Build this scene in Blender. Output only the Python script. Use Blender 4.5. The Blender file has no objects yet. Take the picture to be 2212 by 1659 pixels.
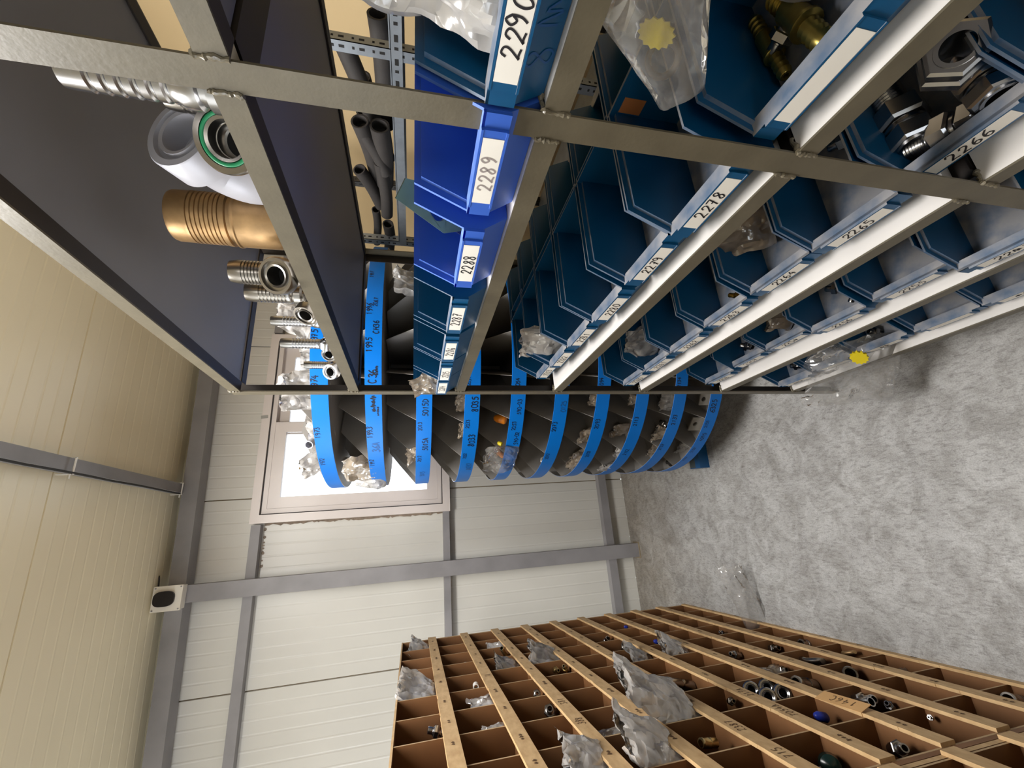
import bpy, math, random
from mathutils import Vector, Matrix, noise, Quaternion

C = bpy.context.scene.collection
rnd = random.Random(7)
H = 1.649                                   # eye height above the floor
F = 896.762
CX, CY = 1106.0, 829.5
# camera axes in the world (x = photo right, y = photo down, z = view)
RX = Vector((-0.07097076, -0.22009363, -0.97289359))
RY = Vector((-0.94633562, 0.32315986, -0.00407369))
RZ = Vector((0.31529675, 0.92039475, -0.23121735))


def ray(px, py):
    return RX * ((px - CX) / F) + RY * ((py - CY) / F) + RZ


def at_x(px, py, X):
    d = ray(px, py); p = d * (X / d.x); return Vector((p.x, p.y, p.z + H))


def at_y(px, py, Y):
    d = ray(px, py); p = d * (Y / d.y); return Vector((p.x, p.y, p.z + H))


def at_z(px, py, Z):
    d = ray(px, py); p = d * ((Z - H) / d.z); return Vector((p.x, p.y, Z))


# ------------------------------------------------------------------ materials
def srgb(r, g, b):
    def f(c):
        c /= 255.0
        return c / 12.92 if c <= 0.04045 else ((c + 0.055) / 1.055) ** 2.4
    return (f(r), f(g), f(b), 1.0)


def new_mat(name):
    m = bpy.data.materials.new(name); m.use_nodes = True
    nt = m.node_tree
    return m, nt, nt.nodes['Principled BSDF']


def mat(name, col, rough=0.5, metal=0.0, var=0.0, scale=20.0, bump=0.0, bscale=200.0, col2=None, coat=0.0, spec=0.5,
        detail=4.0, stretch=None):
    m, nt, b = new_mat(name)
    N, L = nt.nodes, nt.links
    b.inputs['Roughness'].default_value = rough
    b.inputs['Metallic'].default_value = metal
    b.inputs['Specular IOR Level'].default_value = spec
    b.inputs['Coat Weight'].default_value = coat
    b.inputs['Base Color'].default_value = col
    tc = None
    if var > 0 or bump > 0:
        tc = N.new('ShaderNodeTexCoord')
        src = tc.outputs['Object']
        if stretch:
            mp = N.new('ShaderNodeMapping'); mp.inputs['Scale'].default_value = stretch
            L.new(src, mp.inputs['Vector']); src = mp.outputs['Vector']
    if var > 0:
        n = N.new('ShaderNodeTexNoise'); n.inputs['Scale'].default_value = scale; n.inputs['Detail'].default_value = detail
        L.new(src, n.inputs['Vector'])
        r = N.new('ShaderNodeValToRGB')
        r.color_ramp.elements[0].position = 0.3; r.color_ramp.elements[1].position = 0.7
        c2 = col2 or tuple(c * (1 - var) for c in col[:3]) + (1,)
        r.color_ramp.elements[0].color = c2
        r.color_ramp.elements[1].color = col
        L.new(n.outputs['Fac'], r.inputs['Fac']); L.new(r.outputs['Color'], b.inputs['Base Color'])
    if bump > 0:
        n2 = N.new('ShaderNodeTexNoise'); n2.inputs['Scale'].default_value = bscale; n2.inputs['Detail'].default_value = 2
        L.new(src, n2.inputs['Vector'])
        bp = N.new('ShaderNodeBump'); bp.inputs['Strength'].default_value = bump; bp.inputs['Distance'].default_value = 0.002
        L.new(n2.outputs['Fac'], bp.inputs['Height']); L.new(bp.outputs['Normal'], b.inputs['Normal'])
    return m


def bin_mat(name, col, dust_light):
    """moulded plastic; upward faces dusty, rims lightened further to paint in caught light"""
    m, nt, b = new_mat(name)
    N, L = nt.nodes, nt.links
    b.inputs['Roughness'].default_value = 0.38
    g = N.new('ShaderNodeNewGeometry'); sx = N.new('ShaderNodeSeparateXYZ')
    L.new(g.outputs['True Normal'], sx.inputs['Vector'])
    mr = N.new('ShaderNodeMapRange'); mr.inputs['From Min'].default_value = 0.18; mr.inputs['From Max'].default_value = 0.8
    L.new(sx.outputs['Z'], mr.inputs['Value'])
    tc = N.new('ShaderNodeTexCoord'); n = N.new('ShaderNodeTexNoise'); n.inputs['Scale'].default_value = 22; n.inputs['Detail'].default_value = 5
    L.new(tc.outputs['Object'], n.inputs['Vector'])
    m2 = N.new('ShaderNodeMapRange'); m2.inputs['From Min'].default_value = 0.3; m2.inputs['From Max'].default_value = 0.6
    m2.inputs['To Min'].default_value = 0.25; m2.inputs['To Max'].default_value = 0.8
    L.new(n.outputs['Fac'], m2.inputs['Value'])
    mu = N.new('ShaderNodeMath'); mu.operation = 'MULTIPLY'
    L.new(mr.outputs['Result'], mu.inputs[0]); L.new(m2.outputs['Result'], mu.inputs[1])
    mix = N.new('ShaderNodeMix'); mix.data_type = 'RGBA'
    mix.inputs['A'].default_value = col; mix.inputs['B'].default_value = dust_light
    L.new(mu.outputs['Value'], mix.inputs['Factor']); L.new(mix.outputs['Result'], b.inputs['Base Color'])
    ra = N.new('ShaderNodeMapRange'); ra.inputs['To Min'].default_value = 0.36; ra.inputs['To Max'].default_value = 0.75
    L.new(mu.outputs['Value'], ra.inputs['Value']); L.new(ra.outputs['Result'], b.inputs['Roughness'])
    return m


def film_mat(name, tint, clear, milky, gloss_rough=0.16, ior=1.5, sheen=0.10):
    """thin polythene: part clear, part milky, with a sheen"""
    m = bpy.data.materials.new(name); m.use_nodes = True
    nt = m.node_tree; N, L = nt.nodes, nt.links
    N.remove(N['Principled BSDF']); out = N['Material Output']
    tr = N.new('ShaderNodeBsdfTransparent'); tr.inputs['Color'].default_value = (0.97, 0.97, 0.97, 1)
    df = N.new('ShaderNodeBsdfDiffuse'); df.inputs['Color'].default_value = tint
    tl = N.new('ShaderNodeBsdfTranslucent'); tl.inputs['Color'].default_value = tint
    gl = N.new('ShaderNodeBsdfGlossy'); gl.inputs['Roughness'].default_value = gloss_rough; gl.distribution = 'GGX'; gl.inputs['Color'].default_value = (1, 1, 1, 1)
    m1 = N.new('ShaderNodeMixShader'); m1.inputs['Fac'].default_value = 0.5
    L.new(df.outputs[0], m1.inputs[1]); L.new(tl.outputs[0], m1.inputs[2])
    tc = N.new('ShaderNodeTexCoord'); n = N.new('ShaderNodeTexNoise'); n.inputs['Scale'].default_value = 18; n.inputs['Detail'].default_value = 3
    L.new(tc.outputs['Object'], n.inputs['Vector'])
    mr = N.new('ShaderNodeMapRange'); mr.inputs['From Min'].default_value = 0.35; mr.inputs['From Max'].default_value = 0.65
    mr.inputs['To Min'].default_value = 1 - clear - milky * 0.5; mr.inputs['To Max'].default_value = min(1.0, 1 - clear + milky * 0.5)
    L.new(n.outputs['Fac'], mr.inputs['Value'])
    m2 = N.new('ShaderNodeMixShader')
    L.new(mr.outputs['Result'], m2.inputs['Fac']); L.new(tr.outputs[0], m2.inputs[1]); L.new(m1.outputs[0], m2.inputs[2])
    fr = N.new('ShaderNodeFresnel'); fr.inputs['IOR'].default_value = ior
    m3 = N.new('ShaderNodeMixShader')
    ad = N.new('ShaderNodeMath'); ad.operation = 'ADD'; ad.inputs[1].default_value = sheen; ad.use_clamp = True
    L.new(fr.outputs[0], ad.inputs[0])
    L.new(ad.outputs[0], m3.inputs['Fac']); L.new(m2.outputs[0], m3.inputs[1]); L.new(gl.outputs[0], m3.inputs[2])
    # creases
    vo = N.new('ShaderNodeTexVoronoi'); vo.feature = 'DISTANCE_TO_EDGE'; vo.inputs['Scale'].default_value = 26
    nn = N.new('ShaderNodeTexNoise'); nn.inputs['Scale'].default_value = 9; nn.inputs['Detail'].default_value = 2
    mxv = N.new('ShaderNodeMix'); mxv.data_type = 'RGBA'; mxv.inputs['Factor'].default_value = 0.12
    L.new(tc.outputs['Object'], nn.inputs['Vector']); L.new(tc.outputs['Object'], mxv.inputs['A']); L.new(nn.outputs['Color'], mxv.inputs['B'])
    L.new(mxv.outputs['Result'], vo.inputs['Vector'])
    bp = N.new('ShaderNodeBump'); bp.inputs['Strength'].default_value = 0.55; bp.inputs['Distance'].default_value = 0.012
    L.new(vo.outputs['Distance'], bp.inputs['Height'])
    for nd in (gl, df):
        L.new(bp.outputs['Normal'], nd.inputs['Normal'])
    L.new(m3.outputs[0], out.inputs['Surface'])
    return m


def floor_mat():
    m, nt, b = new_mat('polished_concrete')
    N, L = nt.nodes, nt.links
    tc = N.new('ShaderNodeTexCoord')
    def nz(scale, detail, rough=0.6, dist=0.0, vec=None):
        n = N.new('ShaderNodeTexNoise'); n.inputs['Scale'].default_value = scale; n.inputs['Detail'].default_value = detail
        n.inputs['Roughness'].default_value = rough; n.inputs['Distortion'].default_value = dist
        L.new(vec or tc.outputs['Object'], n.inputs['Vector']); return n
    def ramp(src, p0, p1, c0, c1):
        r = N.new('ShaderNodeValToRGB'); e = r.color_ramp.elements
        e[0].position, e[1].position = p0, p1; e[0].color, e[1].color = c0, c1
        L.new(src, r.inputs['Fac']); return r
    def mixc(fac, a, c, mode='MULTIPLY'):
        x = N.new('ShaderNodeMix'); x.data_type = 'RGBA'; x.blend_type = mode
        x.inputs['Factor'].default_value = fac
        L.new(a, x.inputs['A']); L.new(c, x.inputs['B']); return x.outputs['Result']
    base = ramp(nz(2.2, 6, 0.65, 0.6).outputs['Fac'], 0.3, 0.72, srgb(174, 173, 172), srgb(198, 198, 197)).outputs['Color']
    mid = ramp(nz(9, 8, 0.72, 1.2).outputs['Fac'], 0.36, 0.6, srgb(210, 208, 205), (1, 1, 1, 1)).outputs['Color']
    mp = N.new('ShaderNodeMapping'); mp.inputs['Scale'].default_value = (3.2, 1.0, 1); mp.inputs['Rotation'].default_value = (0, 0, 0.5)
    L.new(tc.outputs['Object'], mp.inputs['Vector'])
    fine = ramp(nz(38, 6, 0.75, 0.8, mp.outputs['Vector']).outputs['Fac'], 0.33, 0.52, srgb(190, 188, 186), (1, 1, 1, 1)).outputs['Color']
    scr = ramp(nz(14, 9, 0.8, 2.6, mp.outputs['Vector']).outputs['Fac'], 0.27, 0.36, srgb(150, 148, 144), (1, 1, 1, 1)).outputs['Color']
    grain = ramp(nz(260, 2, 0.6).outputs['Fac'], 0.35, 0.6, srgb(222, 221, 219), (1, 1, 1, 1)).outputs['Color']
    c = mixc(1, base, mid); c = mixc(0.9, c, fine); c = mixc(0.8, c, scr); c = mixc(0.8, c, grain)
    # a brown, slightly darker tint towards the foot of the back wall
    sx = N.new('ShaderNodeSeparateXYZ'); L.new(tc.outputs['Object'], sx.inputs['Vector'])
    ad = N.new('ShaderNodeMath'); ad.operation = 'MULTIPLY_ADD'
    L.new(nz(3.5, 5).outputs['Fac'], ad.inputs[0]); ad.inputs[1].default_value = 0.9; L.new(sx.outputs['Y'], ad.inputs[2])
    st = ramp(ad.outputs[0], 0.0, 1.0, (1, 1, 1, 1), (1, 1, 1, 1))
    mr = N.new('ShaderNodeMapRange'); mr.inputs['From Min'].default_value = 2.7; mr.inputs['From Max'].default_value = 3.5
    L.new(ad.outputs[0], mr.inputs['Value'])
    back_band = ramp(mr.outputs['Result'], 0.0, 1.0, (1, 1, 1, 1), srgb(205, 196, 184)).outputs['Color']
    c = mixc(1, c, back_band)
    L.new(c, b.inputs['Base Color'])
    rr = N.new('ShaderNodeMapRange'); rr.inputs['To Min'].default_value = 0.42; rr.inputs['To Max'].default_value = 0.7
    L.new(nz(5, 5).outputs['Fac'], rr.inputs['Value']); L.new(rr.outputs['Result'], b.inputs['Roughness'])
    bp = N.new('ShaderNodeBump'); bp.inputs['Strength'].default_value = 0.15; bp.inputs['Distance'].default_value = 0.002
    L.new(nz(60, 6).outputs['Fac'], bp.inputs['Height']); L.new(bp.outputs['Normal'], b.inputs['Normal'])
    return m


M = dict(
    concrete=floor_mat(),
    panel=mat('coated_wall_panel', srgb(202, 199, 191), 0.34, var=0.06, scale=2.5, bump=0.05, bscale=30),
    panel_warm_lit=mat('warm_lit_wall_panel', srgb(208, 182, 138), 0.4, var=0.06, scale=2.5),  # local warm lighting painted into the colour of an off-white panel
    roofpanel=mat('coated_roof_panel', srgb(240, 229, 198), 0.36, var=0.06, scale=2.0),
    seam=mat('panel_joint', srgb(128, 114, 92), 0.8),
    primer=mat('grey_primer_steel', srgb(142, 139, 140), 0.5, var=0.24, scale=5, bump=0.05, bscale=60),
    frame_white=mat('window_white', srgb(212, 202, 196), 0.32, var=0.05, scale=8),
    rubber=mat('black_gasket', srgb(50, 46, 46), 0.7),
    foam=mat('sealant_foam', srgb(150, 134, 118), 0.9, var=0.4, scale=40, bump=0.4, bscale=90),
    olive=mat('olive_paint', srgb(101, 94, 78), 0.42, spec=.4, var=0.18, scale=28, bump=0.12, bscale=170),
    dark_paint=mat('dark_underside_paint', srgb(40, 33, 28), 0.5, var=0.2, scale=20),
    weld=mat('weld_bead', srgb(118, 110, 92), 0.3, var=0.3, scale=60, bump=0.6, bscale=140),
    white_board=mat('white_melamine', srgb(226, 222, 218), 0.5, spec=.3, var=0.07, scale=9),
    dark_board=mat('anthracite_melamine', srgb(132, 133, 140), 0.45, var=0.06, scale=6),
    bin_blue=bin_mat('bin_blue_plastic', srgb(6, 78, 122), srgb(172, 168, 166)),
    bin_violet=bin_mat('bin_bright_blue_plastic', srgb(54, 98, 196), srgb(130, 160, 225)),
    paper=mat('white_paper', srgb(240, 236, 228), 0.7, var=0.04, scale=30),
    ink=mat('black_ink', srgb(26, 24, 30), 0.6),
    ink_faint=mat('faded_ink', srgb(150, 140, 138), 0.7),
    ink_blue=mat('marker_on_blue', srgb(6, 16, 34), 0.5),
    ink_blue_faint=mat('worn_marker_on_blue', srgb(10, 78, 140), 0.5),
    orange_sticker=mat('orange_sticker', srgb(190, 120, 70), 0.6),
    ring_blue=mat('enamel_blue', srgb(0, 108, 198), 0.4, var=0.05, scale=12, spec=.3),
    tray_grey=mat('grey_sheet_steel', srgb(150, 146, 142), 0.5, metal=0.0, var=0.15, scale=8),
    tray_edge=mat('pale_steel', srgb(200, 196, 188), 0.35, metal=0.5),
    dark_steel=mat('dark_steel_tube', srgb(72, 56, 46), 0.25, metal=0.8, var=0.2, scale=10),
    leg_blue=mat('base_blue_paint', srgb(10, 84, 140), 0.4, var=0.15, scale=14),
    leg_grey=mat('base_grey_plastic', srgb(66, 76, 80), 0.5, var=0.15, scale=14),
    zinc=mat('zinc_plated', srgb(190, 190, 192), 0.24, metal=1.0, var=0.2, scale=30),
    steel=mat('turned_steel', srgb(170, 166, 160), 0.26, metal=1.0, var=0.25, scale=18),
    alu=mat('raw_cast_alloy', srgb(182, 182, 190), 0.45, metal=0.2, var=0.12, scale=20),
    yellow_zinc=mat('yellow_passivated', srgb(206, 184, 132), 0.3, metal=1.0, var=0.25, scale=40),
    copper=mat('bronzed_tail', srgb(186, 150, 104), 0.42, metal=0.6, var=0.45, scale=24, bump=0.2, bscale=90),
    brass=mat('olive_brass', srgb(176, 156, 82), 0.28, metal=0.9, var=0.25, scale=50),
    brass_bright=mat('brass', srgb(190, 150, 70), 0.22, metal=1.0, var=0.2, scale=50),
    green_oring=mat('green_rubber', srgb(30, 130, 84), 0.35),
    green_plate=mat('green_grey_casting', srgb(112, 140, 128), 0.4, metal=0.5, var=0.2, scale=30),
    black_rubber=mat('black_rubber_hose', srgb(46, 42, 40), 0.75, var=0.25, scale=30, bump=0.2, bscale=160),
    bore=mat('dark_bore', srgb(12, 12, 13), 0.8),
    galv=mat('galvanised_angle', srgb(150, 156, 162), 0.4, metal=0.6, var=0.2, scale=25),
    galv_shaded=mat('shaded_slotted_angle', srgb(60, 58, 56), 0.5, metal=0.4, var=0.2, scale=25),
    hole=mat('slot_hole', srgb(26, 25, 25), 0.9),
    mdf=mat('fibreboard_face', srgb(208, 175, 128), 0.62, var=0.28, scale=7, bump=0.1, bscale=90, stretch=(1, 4, 9), detail=7,
            col2=srgb(184, 149, 104)),
    hardboard=mat('brown_hardboard', srgb(134, 92, 56), 0.6, var=0.3, scale=7, detail=5),
    hard_edge=mat('hardboard_edge', srgb(196, 166, 126), 0.7, var=0.2, scale=40),
    pencil=mat('pencil_on_board', srgb(92, 66, 40), 0.8),
    card=mat('tan_card', srgb(214, 168, 112), 0.7, var=0.1, scale=20),
    bag=film_mat('clear_polythene', srgb(252, 249, 246), 0.48, 0.24),
    bag_milky=film_mat('milky_polythene', srgb(253, 249, 245), 0.16, 0.2),
    bag_tan=film_mat('dusty_polythene', srgb(218, 200, 178), 0.28, 0.3),
    bag_clear=film_mat('very_clear_polythene', srgb(244, 242, 238), 0.84, 0.10, 0.10, 1.22, 0.05),
    orange=mat('orange_plastic', srgb(236, 138, 30), 0.35),
    yellow=mat('yellow_plastic', srgb(216, 196, 40), 0.4),
    blue_cap=mat('blue_plastic_cap', srgb(40, 60, 170), 0.4),
    dark_green=mat('dark_green_plastic', srgb(22, 48, 44), 0.2),
    housing=mat('white_housing', srgb(226, 220, 208), 0.4),
    lens=mat('black_lens', srgb(22, 20, 24), 0.15),
    cable=mat('black_cable', srgb(26, 24, 22), 0.6),
    tie=mat('white_nylon', srgb(232, 228, 220), 0.5),
    tape=mat('grey_tape', srgb(150, 148, 142), 0.4),
)


def glass_mat():
    m = bpy.data.materials.new('window_glass'); m.use_nodes = True
    nt = m.node_tree; N, L = nt.nodes, nt.links
    N.remove(N['Principled BSDF']); out = N['Material Output']
    tr = N.new('ShaderNodeBsdfTransparent'); gl = N.new('ShaderNodeBsdfGlossy'); gl.inputs['Roughness'].default_value = 0.02
    fr = N.new('ShaderNodeFresnel'); mx = N.new('ShaderNodeMixShader')
    L.new(fr.outputs[0], mx.inputs['Fac']); L.new(tr.outputs[0], mx.inputs[1]); L.new(gl.outputs[0], mx.inputs[2])
    L.new(mx.outputs[0], out.inputs['Surface'])
    return m


M['glass'] = glass_mat()


# ------------------------------------------------------------------ mesh building
class MB:
    def __init__(s):
        s.v, s.f, s.mi, s.sm = [], [], [], []

    def add(s, vs, fs, mi=0, smooth=False):
        o = len(s.v)
        s.v += [tuple(p) for p in vs]
        for f in fs:
            s.f.append([o + i for i in f]); s.mi.append(mi); s.sm.append(smooth)

    def box(s, x0, x1, y0, y1, z0, z1, mi=0):
        vs = [(x, y, z) for x in (x0, x1) for y in (y0, y1) for z in (z0, z1)]
        s.add(vs, [(0, 1, 3, 2), (4, 6, 7, 5), (0, 4, 5, 1), (2, 3, 7, 6), (0, 2, 6, 4), (1, 5, 7, 3)], mi)

    def prism(s, poly, plane, a0, a1, mi=0):
        """poly of 2-D points in plane 'xz' / 'yz' / 'xy', pulled along the third axis"""
        n = len(poly)
        def P(p, a):
            return {'xz': (p[0], a, p[1]), 'yz': (a, p[0], p[1]), 'xy': (p[0], p[1], a)}[plane]
        vs = [P(p, a0) for p in poly] + [P(p, a1) for p in poly]
        fs = [tuple(range(n))[::-1], tuple(range(n, 2 * n))] + [(i, (i + 1) % n, n + (i + 1) % n, n + i) for i in range(n)]
        ar = sum(poly[i][0] * poly[(i + 1) % n][1] - poly[(i + 1) % n][0] * poly[i][1] for i in range(n))
        if (ar > 0) == (plane == 'xz'):
            fs = [f[::-1] for f in fs]
        if a1 < a0:
            fs = [f[::-1] for f in fs]
        s.add(vs, fs, mi)

    def lathe(s, prof, o=(0, 0, 0), ax=(0, 0, 1), seg=28, mi=0, smooth=True, close=True, flat=()):
        ax = Vector(ax).normalized(); o = Vector(o)
        u = ax.orthogonal().normalized(); w = ax.cross(u)
        vs, fs = [], []
        for r, h in prof:
            for k in range(seg):
                a = 2 * math.pi * k / seg
                vs.append(o + ax * h + (u * math.cos(a) + w * math.sin(a)) * max(r, 1e-5))
        for i in range(len(prof) - 1):
            for k in range(seg):
                a, b = i * seg + k, i * seg + (k + 1) % seg
                fs.append((a, b, b + seg, a + seg))
        if close:
            fs.append(tuple(range(seg))[::-1]); fs.append(tuple(range((len(prof) - 1) * seg, len(prof) * seg)))
        s.add(vs, fs, mi, smooth)

    def tube(s, path, r, seg=12, mi=0, caps=True, smooth=True):
        path = [Vector(p) for p in path]
        rs = r if isinstance(r, (list, tuple)) else [r] * len(path)
        t0 = (path[1] - path[0]).normalized(); u = t0.orthogonal().normalized()
        vs, fs = [], []
        for i, p in enumerate(path):
            a = path[max(i - 1, 0)]; b = path[min(i + 1, len(path) - 1)]
            t = (b - a).normalized()
            u = (u - t * u.dot(t)).normalized(); w = t.cross(u)
            for k in range(seg):
                an = 2 * math.pi * k / seg
                vs.append(p + (u * math.cos(an) + w * math.sin(an)) * rs[i])
        for i in range(len(path) - 1):
            for k in range(seg):
                a, b = i * seg + k, i * seg + (k + 1) % seg
                fs.append((a, b, b + seg, a + seg))
        if caps:
            fs.append(tuple(range(seg))[::-1]); fs.append(tuple(range((len(path) - 1) * seg, len(path) * seg)))
        s.add(vs, fs, mi, smooth)

    def xf(s, mtx):
        s.v = [tuple(mtx @ Vector(p)) for p in s.v]; return s

    def mesh(s, name, mats):
        me = bpy.data.meshes.new(name)
        me.from_pydata(s.v, [], s.f)
        for m in (mats if isinstance(mats, (list, tuple)) else [mats]):
            me.materials.append(m)
        me.polygons.foreach_set('material_index', s.mi)
        me.polygons.foreach_set('use_smooth', s.sm)
        me.update()
        if any(s.sm):
            try:
                me.set_sharp_from_angle(angle=math.radians(38))
            except Exception:
                pass
        return me

    def build(s, name, mats, parent=None, loc=None, rot=None):
        return link(name, s.mesh(name, mats), parent, loc, rot)


def link(name, me, parent=None, loc=None, rot=None):
    o = bpy.data.objects.new(name, me); C.objects.link(o)
    if parent: o.parent = parent
    if loc is not None: o.location = loc
    if rot is not None: o.rotation_euler = rot
    return o


def tag(o, label, cat, group=None):
    o['label'] = label; o['category'] = cat
    if group: o['group'] = group
    return o


def thing(name, label, cat, loc=(0, 0, 0), rotz=0.0, group=None):
    o = bpy.data.objects.new(name, None); C.objects.link(o); o.empty_display_size = 0.05
    o.location = loc; o.rotation_euler = (0, 0, rotz)
    return tag(o, label, cat, group)


def struct(o):
    o['kind'] = 'structure'; return o


def frame_mtx(o, ax, side=None):
    """matrix whose local z is ax and local x is near side"""
    z = Vector(ax).normalized()
    x = Vector(side) if side else z.orthogonal()
    x = (x - z * x.dot(z)).normalized(); y = z.cross(x)
    m = Matrix((x, y, z)).transposed().to_4x4(); m.translation = Vector(o); return m


# ------------------------------------------------------------------ handwriting (pen strokes as thin ribbons)
S = {
    '0': [[(.3, 1), (.1, .8), (.06, .35), (.26, 0), (.5, .2), (.54, .7), (.3, 1)]],
    '1': [[(.18, .72), (.34, 1), (.34, 1), (.3, 0)]],
    '2': [[(.06, .74), (.2, 1), (.48, .9), (.46, .6), (.05, .04), (.05, .04), (.22, .1), (.56, .02)]],
    '3': [[(.08, .86), (.3, 1), (.5, .8), (.28, .54), (.28, .54), (.54, .34), (.34, 0), (.04, .1)]],
    '4': [[(.38, 1), (.05, .4), (.05, .4), (.58, .4)], [(.42, .68), (.4, 0)]],
    '5': [[(.52, .98), (.16, .96), (.16, .96), (.12, .58), (.12, .58), (.44, .56), (.5, .22), (.28, 0), (.04, .08)]],
    '6': [[(.46, 1), (.16, .62), (.08, .2), (.28, 0), (.5, .2), (.36, .46), (.12, .32)]],
    '7': [[(.06, .94), (.54, .98), (.54, .98), (.22, 0)], [(.16, .5), (.48, .54)]],
    '8': [[(.46, .86), (.26, 1), (.12, .78), (.44, .34), (.3, 0), (.08, .2), (.42, .68), (.46, .86)]],
    '9': [[(.5, .74), (.3, 1), (.1, .74), (.3, .5), (.5, .74), (.5, .74), (.46, .3), (.28, 0)]],
    '-': [[(.1, .48), (.48, .5)]],
    'A': [[(.04, 0), (.28, 1), (.28, 1), (.54, 0)], [(.14, .36), (.46, .36)]],
    'D': [[(.1, 0), (.1, 1), (.1, 1), (.5, .75), (.5, .3), (.1, 0)]],
    'P': [[(.1, 0), (.12, 1), (.12, 1), (.5, .86), (.44, .52), (.12, .5)]],
    'S': [[(.5, .88), (.26, 1), (.1, .74), (.46, .36), (.3, 0), (.06, .1)]],
    'C': [[(.5, .86), (.26, 1), (.06, .5), (.24, 0), (.5, .12)]],
    'H': [[(.08, 1), (.08, 0)], [(.5, 1), (.5, 0)], [(.08, .5), (.5, .5)]],
    'J': [[(.4, 1), (.4, .2), (.2, 0), (.04, .2)]],
    'T': [[(.04, 1), (.56, 1)], [(.3, 1), (.3, 0)]],
    'N': [[(.08, 0), (.08, 1), (.08, 1), (.5, 0), (.5, 0), (.5, 1)]],
    'R': [[(.1, 0), (.12, 1), (.12, 1), (.5, .84), (.14, .5), (.14, .5), (.54, 0)]],
    '~': [[(.0, .3), (.12, .7), (.2, .2), (.32, .8), (.4, .3), (.56, .6)]],
    '%': [[(.02, .2), (.2, .9), (.3, .1), (.44, .7), (.56, .3)]],
    '/': [[(.08, 0), (.5, 1)]],
    'G': [[(.5, .84), (.26, 1), (.06, .5), (.24, 0), (.5, .2), (.5, .42), (.3, .42)]],
    ' ': [],
}


def catmull(p, n=4):
    out = []
    q = [p[0]] + list(p) + [p[-1]]
    for i in range(1, len(q) - 2):
        a, b, c, d = q[i - 1], q[i], q[i + 1], q[i + 2]
        if b == c: continue
        for k in range(n):
            t = k / n
            out.append(tuple(0.5 * (2 * b[j] + (c[j] - a[j]) * t + (2 * a[j] - 5 * b[j] + 4 * c[j] - d[j]) * t * t + (3 * b[j] - a[j] - 3 * c[j] + d[j]) * t ** 3) for j in (0, 1)))
    out.append(p[-1]); return out


def writing(txt, h, mapper, pen=0.1, seed=0, adv=0.66):
    """pen strokes of height h; mapper(x, y, lift) -> 3-D point; centred on x = 0"""
    r = random.Random(seed); mb = MB()
    W = len(txt) * adv * h
    for i, ch in enumerate(txt):
        ox = -W / 2 + i * adv * h + r.uniform(-.03, .03) * h; oy = -h / 2 + r.uniform(-.06, .06) * h
        sl = r.uniform(-.06, .14); sc = r.uniform(.92, 1.06)
        for st in S.get(ch, []):
            pts = [(ox + (x + sl * y) * h * sc, oy + y * h * sc) for x, y in catmull(st)]
            vs, fs = [], []
            for k, p in enumerate(pts):
                a = pts[max(k - 1, 0)]; b = pts[min(k + 1, len(pts) - 1)]
                dx, dy = b[0] - a[0], b[1] - a[1]; l = math.hypot(dx, dy) or 1
                nx, ny = -dy / l * pen * h / 2, dx / l * pen * h / 2
                vs += [mapper(p[0] + nx, p[1] + ny, 0), mapper(p[0] - nx, p[1] - ny, 0)]
                if k: fs.append((2 * k - 2, 2 * k - 1, 2 * k + 1, 2 * k))
            mb.add(vs, fs)
    return mb


# ------------------------------------------------------------------ plastic bags
def bag(name, label, base, w, h, d, up=(0, 0, 1), face=(0, -1, 0), m='bag', seed=1, group=None, crumple=1.0, taper=0.0, lean=0.0, cat='plastic bag'):
    """crumpled pouch; base = middle of its bottom edge"""
    nu, nv = 18, 22
    off = Vector((seed * 7.31, seed * 3.77, seed * 1.93))
    vs, fs = [], []
    idx = {}
    def pt(u, v, sd):
        prof = math.sqrt(max(0, 1 - abs(u) ** 3)) * (math.sin(math.pi * min(1, (v * .9 + .04)) ** .7) * .9 + .1) * (1 - .75 * v)
        x = w / 2 * u * (1 - taper * v + .10 * math.sin(v * 5 + seed)) ; z = h * v; y = -sd * d / 2 * prof
        q = Vector((u * 1.6, v * 2.2 * h / max(w, .01) * .8, sd * .35)) + off
        n1 = noise.noise_vector(q * 1.1); n2 = noise.noise_vector(q * 2.7 + Vector((5, 1, 2)))
        rid = 1 - abs(noise.noise(q * 1.9)) * 2.2
        k = crumple * w * (.35 + .65 * v)
        x += (n1.x * .11 + n2.x * .05) * k; z += (n1.z * .10 + n2.z * .06) * k * (v > .02)
        n3 = noise.noise(q * 4.3 + Vector((2, 7, 1)))
        y += (n1.y * .16 + n2.y * .09 + (abs(n3) - .25) * .045) * k - sd * rid * .04 * k
        y += lean * h * v * v
        return (x, y, z)
    for sd in (1, -1):
        for j in range(nv + 1):
            for i in range(nu + 1):
                u = -1 + 2 * i / nu; v = j / nv
                if sd == -1 and i in (0, nu) or (sd == -1 and j == 0):
                    idx[sd, i, j] = idx[1, i, j]; continue
                idx[sd, i, j] = len(vs); vs.append(pt(u, v, sd if i not in (0, nu) else 0))
        for j in range(nv):
            for i in range(nu):
                q = (idx[sd, i, j], idx[sd, i + 1, j], idx[sd, i + 1, j + 1], idx[sd, i, j + 1])
                fs.append(q if sd == 1 else q[::-1])
    mb = MB(); mb.add(vs, fs, 0, True)
    z = Vector(up).normalized(); y = -Vector(face); y = (y - z * y.dot(z)).normalized(); x = y.cross(z)
    mt = Matrix((x, y, z)).transposed().to_4x4(); mt.translation = Vector(base)
    me = mb.mesh(name, M[m])
    try:
        me.set_sharp_from_angle(angle=math.radians(24))
    except Exception:
        pass
    o = link(name, me); o.matrix_world = mt
    return tag(o, label, cat, group)


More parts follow.
